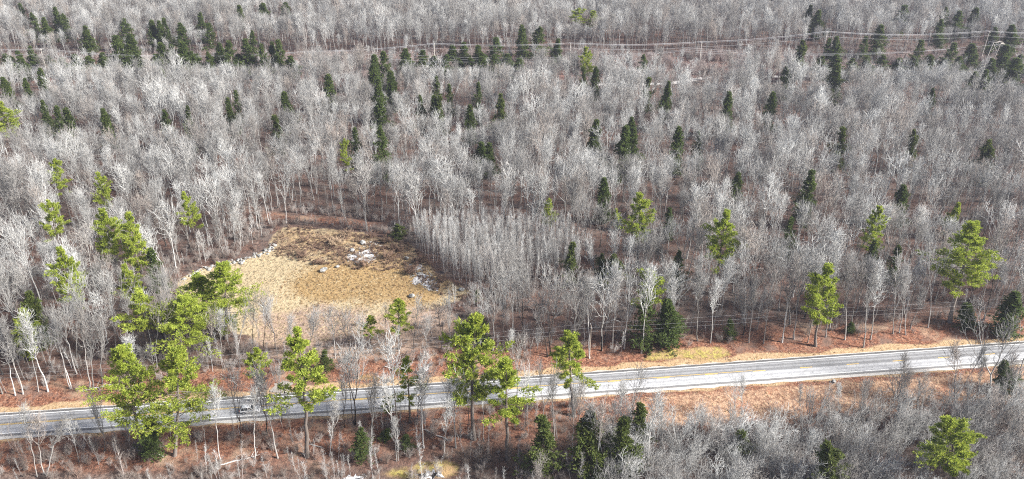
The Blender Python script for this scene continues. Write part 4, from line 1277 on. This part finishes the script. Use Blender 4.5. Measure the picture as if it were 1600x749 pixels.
C_ = np.stack([np.interp(tt, np.arange(len(wall_w)), wall_w[:, i]) for i in range(3)], 1)
wall = empty("stone_wall", C_[0])
tag(wall, "tumbled grey fieldstone wall along the clearing's upper left edge", "stone wall")
for i, p_ in enumerate(C_):
    for lvl in range(2 if rng.random() < .3 else 1):
        o = obj("stone", STN[int(rng.integers(0, 5))], wall)
        s0 = rng.uniform(.6, 1.7) * (.8 if lvl else 1)
        q_ = p_ + np.array([rng.normal(0, .7), rng.normal(0, .7), 0]) - C_[0]
        q_[2] = float(gz(p_[0], p_[1])) - C_[0][2] + (.06 if not lvl else .45)
        o.location = q_
        o.rotation_euler = (rng.normal(0, .25), rng.normal(0, .25), rng.uniform(0, 6.28))
        o.scale = (s0 * rng.uniform(.8, 1.3), s0 * rng.uniform(.8, 1.2), s0 * rng.uniform(.6, 1.))
for x_, y_, s0, lab in [(506, 424, 2.6, "grey boulder alone in the middle of the straw clearing"), (643, 464, 2.2, "pale boulder at the lower right of the clearing"), (527, 418, 1.6, "low dark boulder right of the middle boulder"),
                        (567, 381, 2.4, "pale boulder at the upper edge of the icy patch in the clearing"), (550, 393, 2.2, "grey boulder on the left of the icy patch in the clearing"), (558, 411, 1.5, "small stone below the icy patch in the clearing"),
                        (636, 405, 1.9, "pale stone in the brambles above the frozen puddle"), (721, 454, 2.0, "pale stone right of the frozen puddle under the saplings"), (1303, 597, 1.3, "small white stone on the open tan bank by the road"),
                        (546, 400, 1.5, "small stone at the left end of the icy patch"), (577, 404, 1.3, "small stone at the right end of the icy patch"), (1420, 655, 1.8, "pale stone at the head of the wet patch in the thicket"),
                        (1330, 676, 1.6, "tan stone in the thicket below the open bank"), (656, 428, 1.4, "stone at the upper end of the frozen puddle")]:
    b = at(x_, y_)
    o = obj("boulder", STN[int(rng.integers(0, 5))], loc=(b[0], b[1], b[2] + s0 * .18))
    o.scale = (s0, s0 * .85, s0 * .8); o.rotation_euler = (.1, .05, rng.uniform(0, 6.28))
    tag(o, lab, "boulder", "boulders in the clearing and thicket")

# rubble round the icy patches of the clearing, too many small stones to count
RUB = [poly_world(p) for p in ([(535, 405), (560, 388), (580, 380), (592, 398), (584, 412), (555, 414)], [(632, 402), (650, 405), (672, 425), (690, 448), (672, 456), (645, 440), (632, 425)], [(560, 376), (585, 374), (600, 384), (575, 388)],
       [(1405, 668), (1450, 668), (1455, 690), (1410, 690)])]
P_, qx, qy = random_points(90000, lambda x, y, qx, qy: np.where(np.max([poly_sd(p, x, y) for p in RUB], axis=0) > 0, .5, 0.), -60, 130, 120, 260)
scatter("rubble", "scattered pale rubble between the brambles and ice of the clearing", STN, P_, rng.integers(0, 5, len(P_)), rr_(len(P_), .4), rs(len(P_), .2, .75, .3))
BUSH = [shrub(640 + i, 1.5, 22, .02, 8, 5, .75).mesh("bramble_bush", [dead]) for i in range(3)]
for x_, y_, s0, lab in [(472, 402, 1.5, "dark bramble clump left of the middle boulder"), (476, 377, 1.3, "dark bramble clump near the clearing's upper tip"), (500, 412, 1.2, "dark bramble clump just above the middle boulder"),
                        (525, 383, 1.8, "large dark bramble clump left of the icy patch"), (570, 415, 1.6, "dark bramble clump below the icy patch"), (640, 428, 1.8, "large dark bramble clump above the frozen puddle"),
                        (603, 379, 1.6, "dark bramble clump at the upper right edge of the clearing"), (540, 369, 1.5, "dark bramble clump on the clearing's back edge"), (606, 402, 1.7, "dark bramble clump between the icy patch and the puddle"),
                        (622, 392, 1.4, "dark bramble clump under the saplings' left edge"), (655, 412, 1.5, "dark bramble clump beside the rubble at right"), (690, 440, 1.4, "dark bramble clump right of the frozen puddle"), (580, 372, 1.4, "dark bramble clump behind the icy patch")]:
    b = at(x_, y_)
    o = obj("bramble_bush", BUSH[int(rng.integers(0, 3))], loc=b); o.scale = (s0 * 1.25, s0 * 1.1, s0 * .8); o.rotation_euler.z = rng.uniform(0, 6.28)
    tag(o, lab, "bush", "bramble clumps of the clearing")

# ------------------------------------------------------------------ fallen logs and dead trees on the near bank
def log_mesh(seed, L):
    r = np.random.default_rng(seed)
    g = Geo()
    P = np.stack([np.linspace(0, L, 8), np.cumsum(r.normal(0, .15, 8)), .15 + np.abs(np.cumsum(r.normal(.04, .12, 8)))], 1)[None]
    Rd = np.linspace(.16, .06, 8)[None]
    g.tubes(P, Rd, 6)
    P1, R1, _, _ = grow(r, P, Rd, 9, .3, .98, .8, L * .22, 4, .08, .15, .6)
    g.tubes(P1, np.maximum(R1, .03), 3)
    P2, _, _, _ = grow(r, P1, R1, 4, .2, 1., .6, L * .1, 2, .05, .1, .6)
    g.spikes(P2[:, 0], P2[:, 1], .025)
    return g.mesh("fallen_tree", [M['white_bark']])
LOGS = [log_mesh(800 + i, 7 + i) for i in range(3)]
for i, (x_, y_, yaw, lab) in enumerate([(205, 702, .1, "pale fallen tree with forked limbs under the big roadside pine pair"), (255, 715, 2.9, "bleached fallen branches at the foot of the right big pine"), (340, 728, .4, "pale fallen tree right of the pine pair at the bottom"),
                                        (505, 700, 2.8, "bleached fallen tree below the thin yellowish pine"), (130, 612, .2, "grey brush pile log at the left far roadside"), (1400, 650, 1.0, "pale fallen tree beside the wet patch in the thicket"),
                                        (1560, 660, -.7, "dark leaning fallen tree at the lower right edge"), (700, 690, 2.6, "fallen pale branches below the white sign on the bank")]):
    b = at(x_, y_)
    o = obj("fallen_tree", LOGS[i % 3], loc=b); o.rotation_euler = (0, 0, yaw)
    tag(o, lab, "fallen tree", "fallen trees on the banks")

# ------------------------------------------------------------------ white roadside sign
sb = at(664, 586)
e = empty("roadside_sign", sb, (0, 0, .05))
wp = simple("white_sign_board", (.82, .80, .80), .5, .03)
pk = simple("faded_red_trim", (.62, .30, .26), .6)
wd = simple("sign_post_wood", (.22, .14, .10), .9)
for sgn in (-1, 1):
    ca, sa = math.cos(.62 * sgn), math.sin(.62 * sgn)
    rot = np.array([[ca, -sa, 0], [sa, ca, 0], [0, 0, 1]])
    cpos = np.array([sgn * .55, .38, 1.55])
    pnl = obj("panel", Geo().box(cpos, (1.25, .06, 1.15), rot).mesh("panel", [wp], False), e)
    obj("trim", Geo().box(cpos + np.array([0, 0, -.62]), (1.25, .075, .1), rot).mesh("trim", [pk], False), pnl)
    obj("post", Geo().box((sgn * 1.0, .72, .75), (.12, .12, 2.0)).mesh("post", [wd], False), e)
obj("post", Geo().box((0, -.06, .8), (.12, .12, 2.1)).mesh("post", [wd], False), e)
tag(e, "small white two-panel sign standing on the far roadside verge", "sign")
# orange-yellow marker by the near edge of the road
mb_ = at(231, 668)
e = empty("marker_post", mb_)
obj("post", Geo().tubes(np.array([[[0, 0, -.1], [0, 0, .6], [0, 0, 1.1]]]), np.array([[.05, .05, .045]]), 8).mesh("post", [wd]), e)
obj("reflector", Geo().box((0, -.06, 1.25), (.55, .05, .75)).mesh("reflector", [simple("orange_reflector", (.85, .42, .03), .4, .05)], False), e)
tag(e, "small orange marker between the trunks of the big roadside pines", "marker")

# ------------------------------------------------------------------ the silver car
paintm = simple("silver_paint", (.62, .63, .64), .28, .02, spec=.6)
glassm = simple("dark_glass", (.02, .025, .03), .08, .05, spec=.8)
rubber = simple("tyre_rubber", (.025, .025, .025), .9)
alloy = simple("alloy_wheel", (.5, .5, .52), .35, metal=.8)
lampm = simple("clear_lamp", (.8, .82, .85), .15, .02, spec=.8)
redm = simple("red_lamp", (.45, .02, .02), .25)
blackm = simple("black_trim", (.03, .03, .032), .6)
cx0 = float(at(390, 645)[0])
dyr = float(road_y(cx0 + .5) - road_y(cx0 - .5))
Lr = math.sqrt(1 + dyr * dyr)
s_car = -1.75
car = empty("car", (cx0 + dyr / Lr * 1.75, float(road_y(cx0)) + s_car / Lr, road_z(s_car)), (0, 0, math.atan(dyr)))
# side profile (x forward), lofted over a few widths so that the body curves in at the roof and the ends
lower = [(-2.25, .42), (-2.28, .75), (-2.2, 1.02), (.95, 1.0), (1.65, .96), (2.15, .84), (2.28, .62), (2.25, .36)]
def loft(outline, widths):
    """outline in x,z; widths: list of (half width factor at z) -> closed prism with rounded sides"""
    g = Geo(); k_ = len(outline); V = []
    for yv, ins in widths:
        cxm = np.mean([p[0] for p in outline]); czm = np.mean([p[1] for p in outline])
        for x_, z_ in outline: V.append((cxm + (x_ - cxm) * ins, yv, czm + (z_ - czm) * ins))
    q = [[j * k_ + i, j * k_ + (i + 1) % k_, (j + 1) * k_ + (i + 1) % k_, (j + 1) * k_ + i] for j in range(len(widths) - 1) for i in range(k_)]
    cen0, cen1 = len(V), len(V) + 1
    V += [(np.mean([p[0] for p in outline]), widths[0][0], np.mean([p[1] for p in outline])), (np.mean([p[0] for p in outline]), widths[-1][0], np.mean([p[1] for p in outline]))]
    t = [[cen0, (i + 1) % k_, i] for i in range(k_)] + [[cen1, (len(widths) - 1) * k_ + i, (len(widths) - 1) * k_ + (i + 1) % k_] for i in range(k_)]
    return g.add(V, q, t)
body = obj("body", loft(lower, [(-.93, .965), (-.90, .99), (-.6, 1.), (.6, 1.), (.90, .99), (.93, .965)]).mesh("body", [paintm]), car)
cab = Geo()
B0 = [(-2.1, -.86, 1.0), (1.0, -.86, .98), (1.0, .86, .98), (-2.1, .86, 1.0)]
B1 = [(-1.75, -.66, 1.62), (.15, -.66, 1.64), (.15, .66, 1.64), (-1.75, .66, 1.62)]
cab.add(B0 + B1, [[0, 1, 5, 4], [1, 2, 6, 5], [2, 3, 7, 6], [3, 0, 4, 7], [4, 5, 6, 7]])
obj("cabin", cab.mesh("cabin", [glassm], False), car)
obj("roof", loft([(-1.85, 1.60), (-1.75, 1.68), (-.8, 1.72), (.1, 1.69), (.25, 1.61)], [(-.70, .97), (-.55, 1.), (.55, 1.), (.70, .97)]).mesh("roof", [paintm]), car)
for yy in (-1, 1):
    for xa, xb_ in ((1.0, .15), (-.35, -.42), (-1.25, -1.2), (-2.12, -1.77)):
        obj("pillar", Geo().tubes(np.array([[[xa, yy * .87, .98], [xb_, yy * .67, 1.64]]]), np.array([[.055, .05]]), 5).mesh("pillar", [paintm]), car)
    obj("mirror", Geo().box((.78, yy * 1.0, 1.06), (.14, .2, .14)).mesh("mirror", [paintm]), car)
    obj("headlight", Geo().box((2.16, yy * .66, .76), (.2, .36, .14)).mesh("headlight", [lampm]), car)
    obj("taillight", Geo().box((-2.24, yy * .72, .92), (.12, .26, .26)).mesh("taillight", [redm]), car)
    obj("door_handle", Geo().box((-.1, yy * .945, .86), (.2, .03, .04)).mesh("door_handle", [blackm]), car)
    for xx in (-1.42, 1.42):
        w_ = obj("wheel", Geo().tubes(np.array([[[xx, yy * .72, .35], [xx, yy * .95, .35]]]), np.array([[.34, .34]]), 18).mesh("tyre_tread", [rubber]), car)
        ring_a = np.linspace(0, 2 * np.pi, 19)[:-1]
        V = np.concatenate([[[xx, yy * .95, .35]], np.stack([xx + .22 * np.cos(ring_a), np.full(18, yy * .955), .35 + .22 * np.sin(ring_a)], 1)])
        obj("rim", new_mesh("rim", V, tris=[[0, 1 + i, 1 + (i + 1) % 18] for i in range(18)], mats=[alloy], shade=False), w_)
        V2 = np.concatenate([np.stack([xx + rr0 * np.cos(ring_a), np.full(18, yy * .95), .35 + rr0 * np.sin(ring_a)], 1) for rr0 in (.34, .22)])
        obj("tyre", new_mesh("tyre", V2, [[i, (i + 1) % 18, 18 + (i + 1) % 18, 18 + i] for i in range(18)], mats=[rubber], shade=False), w_)
for xx in (-2.24, 2.22):
    obj("bumper", Geo().box((xx, 0, .48), (.16, 1.7, .24)).mesh("bumper", [blackm]), car)
tag(car, "silver family car driving right in the near lane of the road", "car")

# ------------------------------------------------------------------ the air
hz = bpy.data.materials.new("thin_haze"); hz.use_nodes = True
hn = hz.node_tree; hn.nodes.remove(hn.nodes["Principled BSDF"])
pv = hn.nodes.new("ShaderNodeVolumePrincipled")
pv.inputs["Color"].default_value = (.76, .80, 1.0, 1); pv.inputs["Density"].default_value = .00012; pv.inputs["Anisotropy"].default_value = .2
hn.links.new(pv.outputs[0], hn.nodes["Material Output"].inputs["Volume"])
gmin = float(GZ.min()) - 1.0
tag(obj("haze", Geo().box((0, 0, (gmin + 130) / 2), (11000, 11000, 130 - gmin)).mesh("haze", [hz], False)), kind="stuff")
